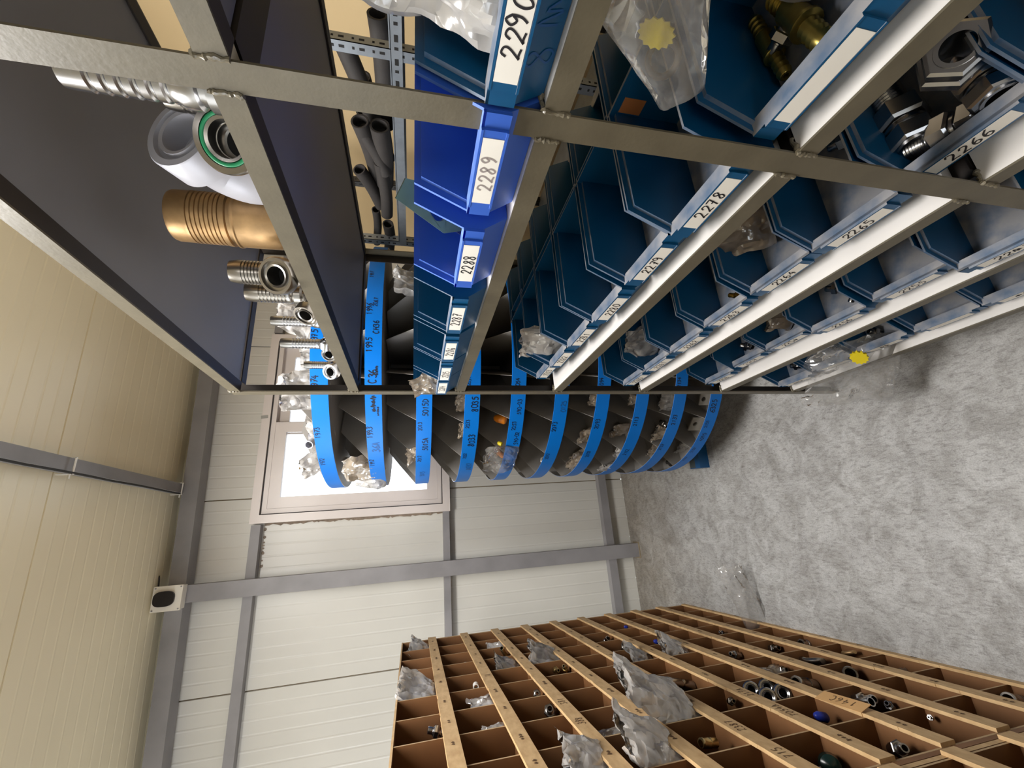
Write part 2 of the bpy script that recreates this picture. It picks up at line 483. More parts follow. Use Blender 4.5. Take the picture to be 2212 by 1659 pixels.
# ------------------------------------------------------------------ fittings
def ribs_profile(r, L, n, bore=None, lead=.012):
    """hose tail with n turned ribs, from h=0 to L; open at the tip"""
    p = [(r * .9, 0), (r, .004)]
    h = L * .12; step = L * .62 / n
    for i in range(n):
        p += [(r, h), (r * .9, h + step * .15), (r * .9, h + step * .35), (r, h + step * .5)]
        h += step
    p += [(r, L - lead), (r * .9, L), (r * .72, L), (r * .68, L - .02)]
    return p


def hexprism(mb, o, ax, af, h0, h1, mi=0, bore=0, chamfer=.0):
    """hexagon nut across flats af, from h0 to h1 along ax, with chamfered corners and an optional bore"""
    ax = Vector(ax).normalized(); o = Vector(o)
    u = ax.orthogonal().normalized(); w = ax.cross(u)
    R = af / math.sqrt(3)
    def ringp(r, h, n=6, ph=0.0):
        return [o + ax * h + (u * math.cos(ph + 2 * math.pi * k / n) + w * math.sin(ph + 2 * math.pi * k / n)) * r for k in range(n)]
    c = (h1 - h0) * .12
    r0 = ringp(R * .88, h0); r1 = ringp(R, h0 + c); r2 = ringp(R, h1 - c); r3 = ringp(R * .88, h1)
    vs = r0 + r1 + r2 + r3
    fs = []
    for i in range(3):
        for k in range(6):
            a, b = i * 6 + k, i * 6 + (k + 1) % 6
            fs.append((a, b, b + 6, a + 6))
    if not bore:
        fs += [(5, 4, 3, 2, 1, 0), (18, 19, 20, 21, 22, 23)]
        mb.add(vs, fs, mi)
    else:
        o2 = len(vs)
        vs += ringp(bore, h0) + ringp(bore, h1)
        for k in range(6):
            k2 = (k + 1) % 6
            fs.append((k2, k, o2 + k, o2 + k2)); fs.append((18 + k, 18 + k2, o2 + 6 + k2, o2 + 6 + k))
            fs.append((o2 + k2, o2 + k, o2 + 6 + k, o2 + 6 + k2))
        mb.add(vs, fs, mi)


def arc_path(p0, d0, d1, r, n=8):
    """path leaving p0 along d0, bending with radius r to leave along d1"""
    d0 = Vector(d0).normalized(); d1 = Vector(d1).normalized(); p0 = Vector(p0)
    ang = d0.angle(d1); axis = d0.cross(d1).normalized(); cen_dir = axis.cross(d0)
    c = p0 + cen_dir * r; out = []
    for i in range(n + 1):
        q = Quaternion(axis, ang * i / n)
        out.append(c + q @ (p0 - c))
    return out, d1


def elbow_fitting(name, label, base, face_dir, tail_r, tail_len, tube_r, flange_r, neck, group, m='steel', oring=None, ribs=8, tail_dir=(0, 0, 1), bend_r=None, cat='hose fitting'):
    """swept hose fitting standing on its bend: ribbed tail goes up, the flange head comes up towards face_dir"""
    base = Vector(base)
    t = thing(name, label, cat, base, 0, group)
    fd = Vector(face_dir).normalized(); td = Vector(tail_dir).normalized()
    R = bend_r or tube_r * 1.9
    start = Vector((0, 0, tube_r + R * .35)) + fd * 0
    # path: from the tail root down and round to the flange
    p, d = arc_path(start, -td, fd, R, 10)
    low = min(q.z for q in p) - tube_r
    p = [q - Vector((0, 0, low)) for q in p]; start = p[0]
    p.append(p[-1] + fd * neck)
    mb = MB(); mb.tube([start + td * .006] + p[:-1] + [p[-1] - fd * .0135], tube_r, 20); mb.build('elbow', M[m], t)
    mb = MB(); mb.lathe([(tube_r * 1.0, -.004), (tube_r * 1.25, 0), (tube_r * 1.25, .012), (tube_r, .016)] , start, td, 24)
    mb.lathe([(a, b + .016) for a, b in ribs_profile(tail_r, tail_len, ribs)], start, td, 24, close=False)
    mb.build('hose_tail', M[m], t)
    e = p[-1]
    mb = MB()
    mb.lathe([(tube_r, -.006), (flange_r * .8, -.004), (flange_r, 0), (flange_r, .014), (flange_r * .94, .017), (flange_r * .80, .017), (flange_r * .78, .011), (flange_r * .62, .011), (flange_r * .6, .016), (flange_r * .5, .015), (flange_r * .44, -.012), (.0005, -.013)], e, fd, 36, close=False)
    fl = mb.build('flange_head', M[m], t)
    if oring:
        mb = MB()
        n = 36; u = fd.orthogonal().normalized(); w = fd.cross(u)
        mb.tube([e + fd * .0135 + (u * math.cos(2 * math.pi * k / n) + w * math.sin(2 * math.pi * k / n)) * flange_r * .70 for k in range(n + 1)], flange_r * .10, 8, caps=False)
        mb.build('seal_ring', M[oring], fl)
    mb = MB(); mb.lathe([(flange_r * .43, -.0115), (.0005, -.0112)], e, fd, 24, close=False); mb.build('bore', M['bore'], fl)
    return t


def hex_adaptor(name, label, loc, ax, af, L, group, m='zinc', rod=None, cat='pipe fitting'):
    """double-ended adaptor: nut, threaded end, collar, nut"""
    t = thing(name, label, cat, loc, 0, group)
    ax = Vector(ax).normalized(); r = af * .42
    mb = MB(); hexprism(mb, (0, 0, 0), ax, af, -L * .12, L * .16, bore=r * .8); mb.build('hex_nut', M[m], t)
    mb = MB(); hexprism(mb, (0, 0, 0), ax, af * .92, L * .24, L * .48, bore=r * .8)
    mb.build('hex_nut', M[m], t)
    mb = MB()
    pr = [(r * .62, -L * .5), (r * .78, -L * .5), (r * .84, -L * .47)]
    h = -L * .46
    for k in range(7):
        pr += [(r * .86, h), (r * .78, h + L * .02)]; h += L * .045
    pr += [(r * .9, -L * .13), (r * .9, L * .17), (r * 1.02, L * .18), (r * 1.02, L * .22), (r * .8, L * .24), (r * .8, L * .5), (r * .62, L * .5), (r * .6, -L * .45), (r * .62, -L * .5)]
    mb.lathe(pr, (0, 0, 0), ax, 28, close=False); mb.build('threaded_body', M[m], t)
    return t


def barb_joiner(name, label, loc, ax, L, r, group, m='brass', cat='hose fitting'):
    """double barbed hose joiner with a thick middle"""
    t = thing(name, label, cat, loc, 0, group)
    ax = Vector(ax).normalized()
    for sgn in (1, -1):
        pr = [(r * .8, L * .18)]; h = L * .2
        for k in range(4):
            pr += [(r * .62, h), (r * .82, h + .001), (r * .6, h + L * .07)]; h += L * .075
        pr += [(r * .55, L * .5), (r * .3, L * .5), (r * .28, L * .45)]
        mb = MB(); mb.lathe(pr, (0, 0, 0), ax * sgn, 18, close=False); mb.build('barbed_end', M[m], t)
    mb = MB(); mb.lathe([(r * .8, -L * .19), (r, -L * .17), (r, L * .12), (r * 1.15, L * .13), (r * 1.15, L * .17), (r * .8, L * .19)], (0, 0, 0), ax, 20)
    mb.build('middle_sleeve', M[m], t)
    return t


def small_fitting(name, label, loc, ax, af, L, group, m='zinc', cat='pipe fitting'):
    """small threaded fitting with one hexagon"""
    t = thing(name, label, cat, loc, 0, group)
    ax = Vector(ax).normalized()
    mb = MB(); hexprism(mb, (0, 0, 0), ax, af, -L * .15, L * .15, bore=af * .25); mb.build('hex_nut', M[m], t)
    mb = MB(); r = af * .4
    mb.lathe([(r * .5, -L * .5), (r * .9, -L * .5), (r, -L * .46), (r * .9, -L * .4), (r, -L * .34), (r * .9, -L * .28), (r, -L * .2), (r * .95, L * .2), (r * .8, L * .22), (r * .8, L * .46), (r * .72, L * .5), (r * .5, L * .5), (r * .45, L * .2)], (0, 0, 0), ax, 20, close=False)
    mb.build('threaded_body', M[m], t)
    return t


ORD = ['', 'first', 'second', 'third', 'fourth', 'fifth', 'sixth', 'seventh', 'eighth', 'ninth', 'tenth', 'eleventh', 'twelfth', 'thirteenth']

# ================================================================== THE ROOM
WY, WX = 3.165, 2.2                        # back wall, right wall
XL, YF = -4.2, -4.0
SL = 0.027                                 # fall of the roof


def ceil_z(x):
    return H + 1.445 + SL * x


mb = MB(); mb.add([(XL, YF - 2, 0), (WX, YF - 2, 0), (WX, WY, 0), (XL, WY, 0)], [(0, 1, 2, 3)])
mb.add([(XL, YF - 2, -.1), (WX, YF - 2, -.1), (WX, WY, -.1), (XL, WY, -.1)], [(3, 2, 1, 0)])
struct(mb.build('floor', M['concrete']))


def ribbed(a0, a1, seams, pitch=0.0733):
    """profile of micro-ribbed sheet: list of (a, depth, mat)"""
    pts = []
    cuts = sorted(s for s in seams if a0 < s < a1)
    a = a0; k = 0
    s0 = cuts[0] if cuts else 0
    first = s0 - math.ceil((s0 - a0) / pitch) * pitch
    n = int((a1 - first) / pitch) + 2
    pts.append((a0, 0))
    for i in range(n):
        c = first + i * pitch
        if c <= a0 + .02 or c >= a1 - .02: continue
        if any(abs(c - s) < pitch * .4 for s in cuts):
            pts += [(c - .004, 0), (c - .0025, .010), (c + .0025, .010), (c + .004, 0)]
        elif i % 2:
            pts += [(c - .007, 0), (c - .002, .0009), (c + .002, .0009), (c + .007, 0)]
        else:
            pts += [(c - .007, 0), (c - .002, -.0009), (c + .002, -.0009), (c + .007, 0)]
    pts.append((a1, 0)); return pts


# back wall, with the window cut out of it
WIN = (0.17, 1.385, H - .20, H + .96)        # x0 x1 z0 z1 of the opening
seamsX = [-.838 - 2.19, -1.932, -.838, .268, 1.35]
mb = MB()
prof = ribbed(XL, WX, seamsX)
ztop = H + 1.52
for (a, da), (b, db) in zip(prof[:-1], prof[1:]):
    segs = [(0, ztop)]
    if a >= WIN[0] - .001 and b <= WIN[1] + .001:
        segs = [(0, WIN[2]), (WIN[3], ztop)]
    for z0, z1 in segs:
        mb.add([(a, WY + da, z0), (b, WY + db, z0), (b, WY + db, z1), (a, WY + da, z1)], [(0, 1, 2, 3)], 1 if da > .005 and db > .005 else 0)
# reveals of the opening and the outer skin
mb.box(XL, WX, WY + .05, WY + .06, 0, WIN[2]); mb.box(XL, WX, WY + .05, WY + .06, WIN[3], ztop)
mb.box(XL, WIN[0], WY + .05, WY + .06, WIN[2], WIN[3]); mb.box(WIN[1], WX, WY + .05, WY + .06, WIN[2], WIN[3])
struct(mb.build('wall_back', [M['panel'], M['seam']]))
mb = MB(); mb.box(WX, WX + .05, YF - 2, WY + .06, 0, ztop + .1); struct(mb.build('wall_right', M['panel_warm_lit']))
# left wall, with its long high window band towards the yard
mb = MB(); mb.box(XL - .05, XL, YF - 2, WY + .06, 0, 1.75); mb.box(XL - .05, XL, YF - 2, WY + .06, 2.75, ztop)
struct(mb.build('wall_left', M['panel']))
mb = MB(); mb.box(XL - .05, WX + .05, YF - 2.05, YF - 2, 0, ztop + .1); struct(mb.build('wall_front', M['panel']))
# ceiling: ribs and joints run across
mb = MB()
prof = ribbed(YF - 2, WY + .06, [2.13 - 1.1 * k for k in range(8)])
for (a, da), (b, db) in zip(prof[:-1], prof[1:]):
    mb.add([(XL, a, ceil_z(XL) + da), (WX, a, ceil_z(WX) + da), (WX, b, ceil_z(WX) + db), (XL, b, ceil_z(XL) + db)], [(3, 2, 1, 0)], 1 if da > .005 and db > .005 else 0)
mb.add([(XL, YF - 2, ceil_z(XL) + .06), (WX, YF - 2, ceil_z(WX) + .06), (WX, WY + .06, ceil_z(WX) + .06), (XL, WY + .06, ceil_z(XL) + .06)], [(0, 1, 2, 3)])
struct(mb.build('ceiling', [M['roofpanel'], M['seam']]))

# steelwork on the back wall
def sheared(mb, sl):
    mb.v = [(x, y, z + sl * x) for x, y, z in mb.v]; return mb


mb = MB(); mb.box(XL, WX, 3.05, 3.15, H + 1.303, H + 1.392)
struct(sheared(mb, SL).build('trim_1', M['primer']))                    # eaves beam
for n, (z0, z1) in enumerate([(.953, 1.008), (-.252, -.208), (-1.485, -1.423)]):
    mb = MB()
    if n == 1:
        mb.box(XL, .14, 3.11, WY, H + z0, H + z1); mb.box(1.42, WX, 3.11, WY, H + z0, H + z1)
    else:
        mb.box(XL, .10 if n == 0 else WX, 3.11, WY, H + z0, H + z1)
        if n == 0: mb.box(1.46, WX, 3.11, WY, H + z0, H + z1)
    struct(mb.build('trim_%d' % (n + 2), M['primer']))                  # wall girts
mb = MB(); mb.box(-.3085, -.2145, 3.045, 3.11, 0, H + 1.30)
mb.box(-.318, -.205, 3.035, 3.12, 0, .006, 1)
struct(mb.build('trim_5', [M['primer'], M['seam']]))                    # column
mb = MB(); mb.box(-.012 + .33, .042 + .33, YF - 2, 3.05, H + 1.392, H + 1.452)
mb.v = [(x - (y - 3.05) * .0165, y, z) for x, y, z in mb.v]
struct(mb.build('trim_6', M['primer']))                                 # roof purlin

# window_1
w = bpy.data.objects.new('window_1', None); C.objects.link(w); w.location = (0, WY, 0); struct(w)
def rect_frame(mb, x0, x1, z0, z1, t, y0, y1, mi=0):
    # mitred frame
    o = [(x0, z0), (x1, z0), (x1, z1), (x0, z1)]; i = [(x0 + t, z0 + t), (x1 - t, z0 + t), (x1 - t, z1 - t), (x0 + t, z1 - t)]
    for k in range(4):
        k2 = (k + 1) % 4
        mb.prism([o[k], o[k2], i[k2], i[k]], 'xz', y0, y1, mi)
mb = MB(); rect_frame(mb, .108, 1.447, H - .2585, H + 1.0195, .052, -.062, .05); mb.build('window_casing', M['frame_white'], w)
mb = MB(); rect_frame(mb, .162, 1.393, H - .2045, H + .9655, .004, -.052, -.03); mb.build('casing_gasket', M['rubber'], w)
mb = MB(); rect_frame(mb, .166, 1.389, H - .2005, H + .9615, .030, -.047, .04); mb.build('inner_frame', M['frame_white'], w)
mb = MB(); rect_frame(mb, .197, .780, H - .170, H + .932, .072, -.044, -.012); sash = mb.build('sash', M['frame_white'], w)
mb = MB(); rect_frame(mb, .1935, .7835, H - .1735, H + .9355, .0035, -.035, -.014); mb.build('sash_gasket', M['rubber'], sash)
mb = MB(); mb.box(.268, .709, -.03, -.026, H - .10, H + .861); mb.build('pane', M['glass'], sash)
mb = MB(); rect_frame(mb, .70, 1.36, H - .170, H + .932, .072, -.004, .028); sash2 = mb.build('sash', M['frame_white'], w)
mb = MB(); mb.box(.771, 1.289, .01, .014, H - .10, H + .861); mb.build('pane', M['glass'], sash2)
# squeezed-out sealing foam down the side of the casing
mb = MB(); r = random.Random(3)
z = H - .215; edge = []
while z < H + .955:
    edge.append((.107 - r.uniform(.004, .019), z)); z += r.uniform(.008, .03)
for (a, z0), (b, z1) in zip(edge[:-1], edge[1:]):
    mb.prism([(a, z0), (.1085, z0), (.1085, z1), (b, z1)], 'xz', -.004 - r.uniform(0, .005), .001)
x = .07
while x > -.17:
    rr_ = r.uniform(.005, .011); n = 9
    mb.prism([(x + rr_ * r.uniform(.7, 1.2) * math.cos(2 * math.pi * k / n), H + .938 + rr_ * r.uniform(.6, 1.1) * math.sin(2 * math.pi * k / n)) for k in range(n)], 'xz', -.004, .001)
    x -= rr_ * 2 + r.uniform(.004, .03)
mb.build('sealant', M['foam'], w)

# outside, a pale yard wall in the glare
mb = MB(); mb.box(-14, 14, 17, 17.3, -1, 1.1); struct(mb.build('exterior_wall', mat('yard_wall', srgb(225, 215, 205), .8)))

# tape on the casing
mb = MB(); mb.box(-.022, .022, -.0012, 0, -.011, .011)
p = at_y(571.5, 900.5, WY - .063)
tag(mb.build('tape_strip', M['tape'], loc=(p.x, WY - .0622, p.z), rot=(0, 1.45, 0)), 'small scrap of grey tape stuck to the top of the window casing', 'tape')

# emergency light at the head of the column
t = thing('emergency_light', 'white square emergency light with a black oval lens at the column head', 'emergency light', (-.270, 3.045, H + 1.352))
mb = MB(); mb.box(-.062, .062, -.048, -.002, -.068, .068); mb.box(-.066, .066, -.062, -.048, -.072, .072); mb.build('housing', M['housing'], t)
mb = MB(); n = 30
mb.prism([(.040 * math.copysign(abs(math.cos(a)) ** .7, math.cos(a)), .052 * math.copysign(abs(math.sin(a)) ** .7, math.sin(a)) + .012) for a in [2 * math.pi * k / n for k in range(n)]], 'xz', -.074, -.062)
mb.build('lens', M['lens'], t)
for sx in (-1, 1):
    for sz in (-1, 1):
        mb = MB(); mb.lathe([(.004, 0), (.004, .003), (.0005, .0035)], (sx * .057, -.062, sz * .063), (0, -1, 0), 10); mb.build('screw', M['primer'], t)
mb = MB(); mb.tube([(-.245, 3.03, H + 1.42), (-.235, 3.035, H + 1.425), (-.205, 3.04, H + 1.43), (-.17, 3.045, H + 1.435), (-.15, 3.05, H + 1.441)], .004, 8)
tag(mb.build('lamp_cable', M['cable']), 'short black cable running from the emergency light to the ceiling', 'cable')
mb = MB(); pts = []
for k in range(26):
    y = -1.0 + k * 4.02 / 25
    pts.append((.309 - (y - 3.05) * .0165, y, H + 1.386 - (.010 * math.sin(k * 1.05) ** 2 if 10 < k < 24 else 0)))
mb.tube(pts, .005, 8)
tag(mb.build('purlin_cable', M['cable']), 'thin black cable tied along the side of the roof purlin', 'cable')
for i, (px, py) in enumerate([(152, 1012), (388, 1058)]):
    y = at_z(px, py, H + 1.39).y; y = min(y, 3.035); xo = -(y - 3.05) * .0165
    mb = MB(); x0, x1, z0, z1 = .302 + xo, .374 + xo, H + 1.374, H + 1.454
    for bx in ((x0, x1, z0 + .002, z0 + .005), (x0, x0 + .003, z0, z1 - .02), (x1 - .003, x1, z0, z1 - .02)):
        mb.box(bx[0], bx[1], y - .004, y + .004, bx[2], bx[3])
    mb.box(x0 - .016, x0, y - .002, y + .002, z0 + .01, z0 + .014)
    tag(mb.build('cable_tie', M['tie']), ['white cable tie around the purlin at the ceiling joint', 'white cable tie around the purlin end at the eaves beam'][i], 'cable tie')

# ================================================================== ANGLE-IRON RACK
XF, XB = 0.400, 0.905
ZS = [.497, .184, -.131, -.454, -.770, -1.100, -1.420]      # shelf tops below / above the eye
Y0, Y1, Y2 = -.642, .298, 1.243                              # post starts
rack = thing('angle_iron_rack', 'olive painted welded angle-iron rack with seven shelves of blue bins', 'rack', (XF, Y2 + .03, 0))
RO = Vector((-XF, -(Y2 + .03), 0))
TH = .003
def rbuild(mb, name, m, parent=None):
    mb.v = [(x + RO.x, y + RO.y, z) for x, y, z in mb.v]; return mb.build(name, m, parent or rack)
ztp = H + ZS[0]
for (y, far) in ((Y0, 0), (Y1, 0), (Y2, 1)):
    for side in (0, 1):
        mb = MB()
        x0, x1 = (XF, XF + TH) if side == 0 else (XB - TH, XB)
        mb.box(x0, x1, y, y + .0305, 0, ztp)
        lx0, lx1 = (XF + TH, XF + .030) if side == 0 else (XB - .030, XB - TH)
        ly = (y + .0275, y + .0305)
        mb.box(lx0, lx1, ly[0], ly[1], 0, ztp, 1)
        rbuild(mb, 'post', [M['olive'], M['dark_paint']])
for k, zr in enumerate(ZS):
    z = H + zr
    for (ya, yb) in ((Y0 + .0305, Y1), (Y1 + .0305, Y2)):
        for side in (0, 1):
            mb = MB()
            if side == 0:
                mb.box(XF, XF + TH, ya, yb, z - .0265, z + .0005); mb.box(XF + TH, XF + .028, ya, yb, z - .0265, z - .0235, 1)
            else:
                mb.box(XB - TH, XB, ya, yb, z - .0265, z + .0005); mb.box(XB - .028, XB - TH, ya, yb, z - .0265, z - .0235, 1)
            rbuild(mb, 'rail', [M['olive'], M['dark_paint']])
        mb = MB(); e = .002
        a, b = ya - (.027 if ya > Y0 + .1 else 0) + e, yb - e
        a = ya + e
        mb.box(XF + TH + .0006, XB - TH - .0006, a, b, z - .0225, z - .001, 0)
        # the boards are white above and anthracite below
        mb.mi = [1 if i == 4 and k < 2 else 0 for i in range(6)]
        rbuild(mb, 'shelf_board', [M['white_board'], M['dark_board']])
    for y in (Y0 + .001, Y1 + .001, Y2 + .0275):
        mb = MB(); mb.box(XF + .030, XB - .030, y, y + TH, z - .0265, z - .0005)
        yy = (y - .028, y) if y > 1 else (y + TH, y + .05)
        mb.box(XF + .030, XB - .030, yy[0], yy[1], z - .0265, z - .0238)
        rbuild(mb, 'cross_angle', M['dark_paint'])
# weld beads where the rails meet the posts
r = random.Random(5)
for k, zr in enumerate(ZS):
    z = H + zr
    for y in (Y1 - .001, Y1 + .0315, Y2 - .001):
        mb = MB()
        pts = [Vector((XF - .0004 + r.uniform(-.0005, .0005), y + r.uniform(-.0012, .0012), z - .027 + j * .0022)) for j in range(14)]
        mb.tube(pts, [r.uniform(.0016, .0034) for _ in pts], 8)
        pts = [Vector((XF + .0004 + j * .0028, y + r.uniform(-.0015, .0015), z + .0012 + r.uniform(-.0006, .0012))) for j in range(9)]
        mb.tube(pts, [r.uniform(.002, .0042) for _ in pts], 8)
        rbuild(mb, 'weld_bead', M['weld'])

# ------------------------------------------------------------------ storage bins
BW, BL, BH = .147, .245, .131
def bin_meshes(mkey):
    W, L, Hh, t = BW, BL, BH, .0032
    mb = MB()
    out = [(.028, 0), (.004, .036), (.004, .0625), (.040, Hh), (L, Hh), (L, 0)]
    inn = [(.034, 0), (.012, .036), (.012, .057), (.046, Hh - .009), (L - .006, Hh - .009), (L - .006, 0)]
    for sg in (1, -1):
        mb.prism(out, 'xz', sg * (W / 2 - t), sg * W / 2)
        mb.prism(inn, 'xz', sg * (W / 2 - .0085), sg * (W / 2 - t))
    y = W / 2 - t
    mb.box(.030, L - .001, -y, y, .0005, .004)
    mb.box(L - t, L, -y, y, 0, Hh); mb.box(L - .006, L - t, -y, y, 0, Hh - .012)
    mb.prism([(.028, 0), (.032, 0), (.008, .036), (.004, .036)], 'xz', -y, y)
    mb.prism([(.004, .036), (.007, .036), (.020, .0625), (.004, .0625)], 'xz', -y, y)
    body = mb.mesh('bin_body', M[mkey])
    mb = MB(); y = W / 2 - .0005
    mb.box(0, .0045, -y, y, .034, .0635); mb.box(0, .019, -y, y, .0605, .0635)
    mb.box(-.0035, 0, -.056, .056, .034, .0635)
    mb.box(-.0042, -.0035, -.056, .056, .034, .0365); mb.box(-.0042, -.0035, -.056, .056, .0610, .0635)
    hold = mb.mesh('label_holder', M[mkey])
    return body, hold
BINS = {k: bin_meshes(k) for k in ('bin_blue', 'bin_violet')}
mb = MB(); mb.box(-.0041, -.0036, -.047, .047, .0372, .0603); LABEL = mb.mesh('paper_label', M['paper'])
mb = MB(); mb.box(BL - .0066, BL - .006, .036, .062, .080, .1185); STICK = mb.mesh('sticker', M['orange_sticker'])
SHELF = ['top', 'second', 'third', 'fourth', 'fifth', 'sixth', 'lowest']


def make_bin(x, yfar, k, label, txt=None, m='bin_blue', rot=0.0, faint=False, sticker=False, grp=None, paper=True, back=False, pen=.11):
    z = H + ZS[k]
    if back:
        t = thing('storage_bin', label, 'storage bin', (XB - .015, yfar - BW / 2, z), math.pi, grp)
    else:
        t = thing('storage_bin', label, 'storage bin', (x, yfar - BW / 2, z), rot, grp)
    link('bin_body', BINS[m][0], t); link('label_holder', BINS[m][1], t)
    if paper and not back:
        lo = link('paper_label', LABEL, t)
        if txt:
            wmb = writing(txt, .0175, lambda a, b, c: (-.0044, -a, .0488 + b), pen, seed=hash(txt) % 999 if False else sum(map(ord, txt)), adv=.72)
            wmb.build('handwriting', M['ink_faint' if faint else 'ink'], lo)
    if sticker: link('sticker', STICK, t)
    if txt == '2290':
        writing('8%~', .034, lambda a, b, c: (.016 - .0006 - b * .555, -a - .01, .018 - .0004 + b * .83), .06, seed=3, adv=1.0).build('handwriting', M['ink_blue_faint'], t)
    return t


SETS = [
    (2, [(.388, 1.238, '2284'), (.388, 1.118, '2285'), (.388, .966, '2286'), (.388, .806, '2287'), (.389, .624, '2288'), (.390, .446, '2289'), (.392, .294, '2290'), (.394, .140, None)]),
    (3, [(.436, 1.224, '2283'), (.424, 1.088, '2282'), (.420, .936, '2281'), (.411, .778, '2280'), (.412, .620, '2279'), (.406, .468, '2278'), (.411, .2955, ''), (.412, .146, None)]),
    (4, [(.419, 1.240, '2260'), (.419, 1.105, '2261'), (.420, .956, '2262'), (.425, .806, '2263'), (.428, .650, '2264'), (.426, .500, '2265'), (.437, .345, '2266'), (.437, .194, '2267'), (.437, .040, None)]),
    (5, [(.425, 1.240, '2258'), (.436, 1.105, '2257'), (.436, .955, '225%'), (.420, .804, '2256'), (.425, .642, '2255'), (.402, .486, '22%7'), (.412, .296, None)]),
    (6, [(.417, 1.240, '%~%'), (.424, 1.092, ''), (.424, .935, '~%'), (.421, .772, ''), (.421, .622, '~%4'), (.421, .466, ''), (.421, .29, None)]),
]
rowtxt = {2: 'third shelf', 3: 'fourth shelf', 4: 'fifth shelf', 5: 'sixth shelf', 6: 'lowest shelf'}
for k, lst in SETS:
    n = len(lst)
    for i, (x, yf, txt) in enumerate(lst):
        vio = txt in ('2288', '2289')
        g = 'blue storage bins on the %s of the rack' % rowtxt[k]
        if txt and txt.isdigit() and txt not in ('2289', '2267'):
            lab = '%s storage bin labelled %s on the %s of the rack' % ('bright blue' if vio else 'blue', txt, rowtxt[k])
        elif txt == '2289':
            lab = 'bright blue storage bin with a faded label right beside the near post'
        elif txt == '' and k == 3:
            lab = 'blue storage bin with a blank white label holding brass hose fittings, fourth shelf'
        else:
            lab = 'blue storage bin on the %s, %s from the far end post' % (rowtxt[k], ORD[i + 1])
        make_bin(x, yf, k, lab, txt or None, 'bin_violet' if vio else 'bin_blue', rot=rnd.uniform(-.012, .012), faint=txt == '2289',
                 sticker=(k == 3), grp=g, paper=txt is not None or k != 2, pen=.12 if k in (2, 3) else .13)
for i in range(11):
    yf = 1.24 - i * .153
    if abs(yf - Y1 - .015) < .0: continue
    make_bin(0, yf, 3, 'blue storage bin facing away behind the fourth-shelf front row, %s from far end' % ORD[i + 1], grp='blue bins in the back row of the fourth shelf', back=True)
# faint marker figures on the slanting front of the near 2290 bin

# ------------------------------------------------------------------ hose fittings on the second shelf
ZB = H + ZS[1]
G1 = 'hose fittings on the second shelf'
# big bronzed hose tail standing on end
t = thing('hose_tail', 'large bronze-coloured ribbed hose tail standing on end on the second shelf', 'hose fitting', (.516, .660, ZB), 0, G1)
mb = MB(); R = .0415
mb.lathe([(R * .7, 0), (R * 1.0, 0), (R * 1.06, .004), (R * 1.06, .030), (R * .98, .034), (R * 1.03, .040), (R * 1.03, .099), (R * 1.07, .101), (R * 1.07, .1035), (R * .92, .106)], seg=48, close=False)
mb.build('sleeve', M['copper'], t)
mb = MB(); pr = [(R * .92, .106), (R * .93, .111), (R * 1.03, .1125)]
h = .120
pr.append((R * 1.02, h))
for k in range(8):
    pr += [(R * 1.0, h), (R * .95, h + .0008), (R * .95, h + .0016), (R * 1.0, h + .0024)]; h += .0063
pr += [(R * .985, h), (R * .97, .193), (R * .93, .197), (R * .80, .197), (R * .78, .1)]
mb.lathe(pr, seg=48, close=False); mb.build('ribbed_tail', M['copper'], t)

# cast elbow with a wide grooved flange head
def swept(name, label, pts, rs, fd, flr, m, oring, depth=.034):
    t = thing(name, label, 'hose fitting', pts[-1], 0, G1); o = Vector(pts[-1])
    q = [Vector(p) - o for p in pts]
    # smooth path
    path = []
    for i in range(len(q) - 1):
        a, b, c, d = q[max(i - 1, 0)], q[i], q[i + 1], q[min(i + 2, len(q) - 1)]
        for k in range(6):
            s = k / 6
            path.append(0.5 * (2 * b + (c - a) * s + (2 * a - 5 * b + 4 * c - d) * s * s + (3 * b - a - 3 * c + d) * s ** 3))
    path.append(q[-1])
    n = len(path)
    rr = [rs[0] + (rs[1] - rs[0]) * i / (n - 1) for i in range(n)]
    e = path[0].copy(); fd = Vector(fd).normalized(); f = flr
    while (path[0] - e).length < .033: path.pop(0); rr.pop(0)
    mb = MB(); mb.tube(path, rr, 28); mb.build('elbow', M[m], t)
    mb = MB()
    mb.lathe([(rs[0], -depth - .004), (f * .92, -depth), (f, -depth + .003), (f, -.002), (f * .97, 0), (f * .80, 0), (f * .78, -.006), (f * .66, -.006), (f * .64, 0), (f * .54, -.001), (f * .50, -.030), (.0004, -.031)], e, fd, 48, close=False)
    fl = mb.build('flange_head', M[m], t)
    if oring:
        u = fd.orthogonal().normalized(); ww = fd.cross(u); mb = MB()
        mb.tube([e - fd * .003 + (u * math.cos(2 * math.pi * k / 40) + ww * math.sin(2 * math.pi * k / 40)) * f * .72 for k in range(41)], f * .085, 10, caps=False)
        mb.build('seal_ring', M[oring], fl)
    mb = MB(); mb.lathe([(f * .49, -.0302), (.0004, -.0300)], e, fd, 24, close=False); mb.build('bore', M['bore' if oring else m], fl)
    return t, e


fd = Vector((-.12, -.90, .41)).normalized(); c0 = Vector((.522, .496, ZB + .120))
swept('flange_elbow', 'pale cast flange elbow leaning up beside the bronze hose tail', [c0, c0 - fd * .036, c0 - fd * .07, Vector((.530, .575, ZB + .062)), Vector((.545, .590, ZB + .036))], (.038, .036), fd, .052, 'alu', None, .045)
mb = MB(); mb.lathe([(a, b) for a, b in ribs_profile(.021, .185, 9)], (0, 0, 0), (0, 0, 1), 24, close=False)
tt = thing('hose_tail', 'short polished hose tail standing behind the pale cast elbow', 'hose fitting', (.600, .625, ZB), 0, G1); mb.build('ribbed_tail', M['steel'], tt)
mb = MB(); mb.lathe([(.022, 0), (.022, .02), (.019, .024)], seg=6); mb.build('foot_nut', M['steel'], tt)
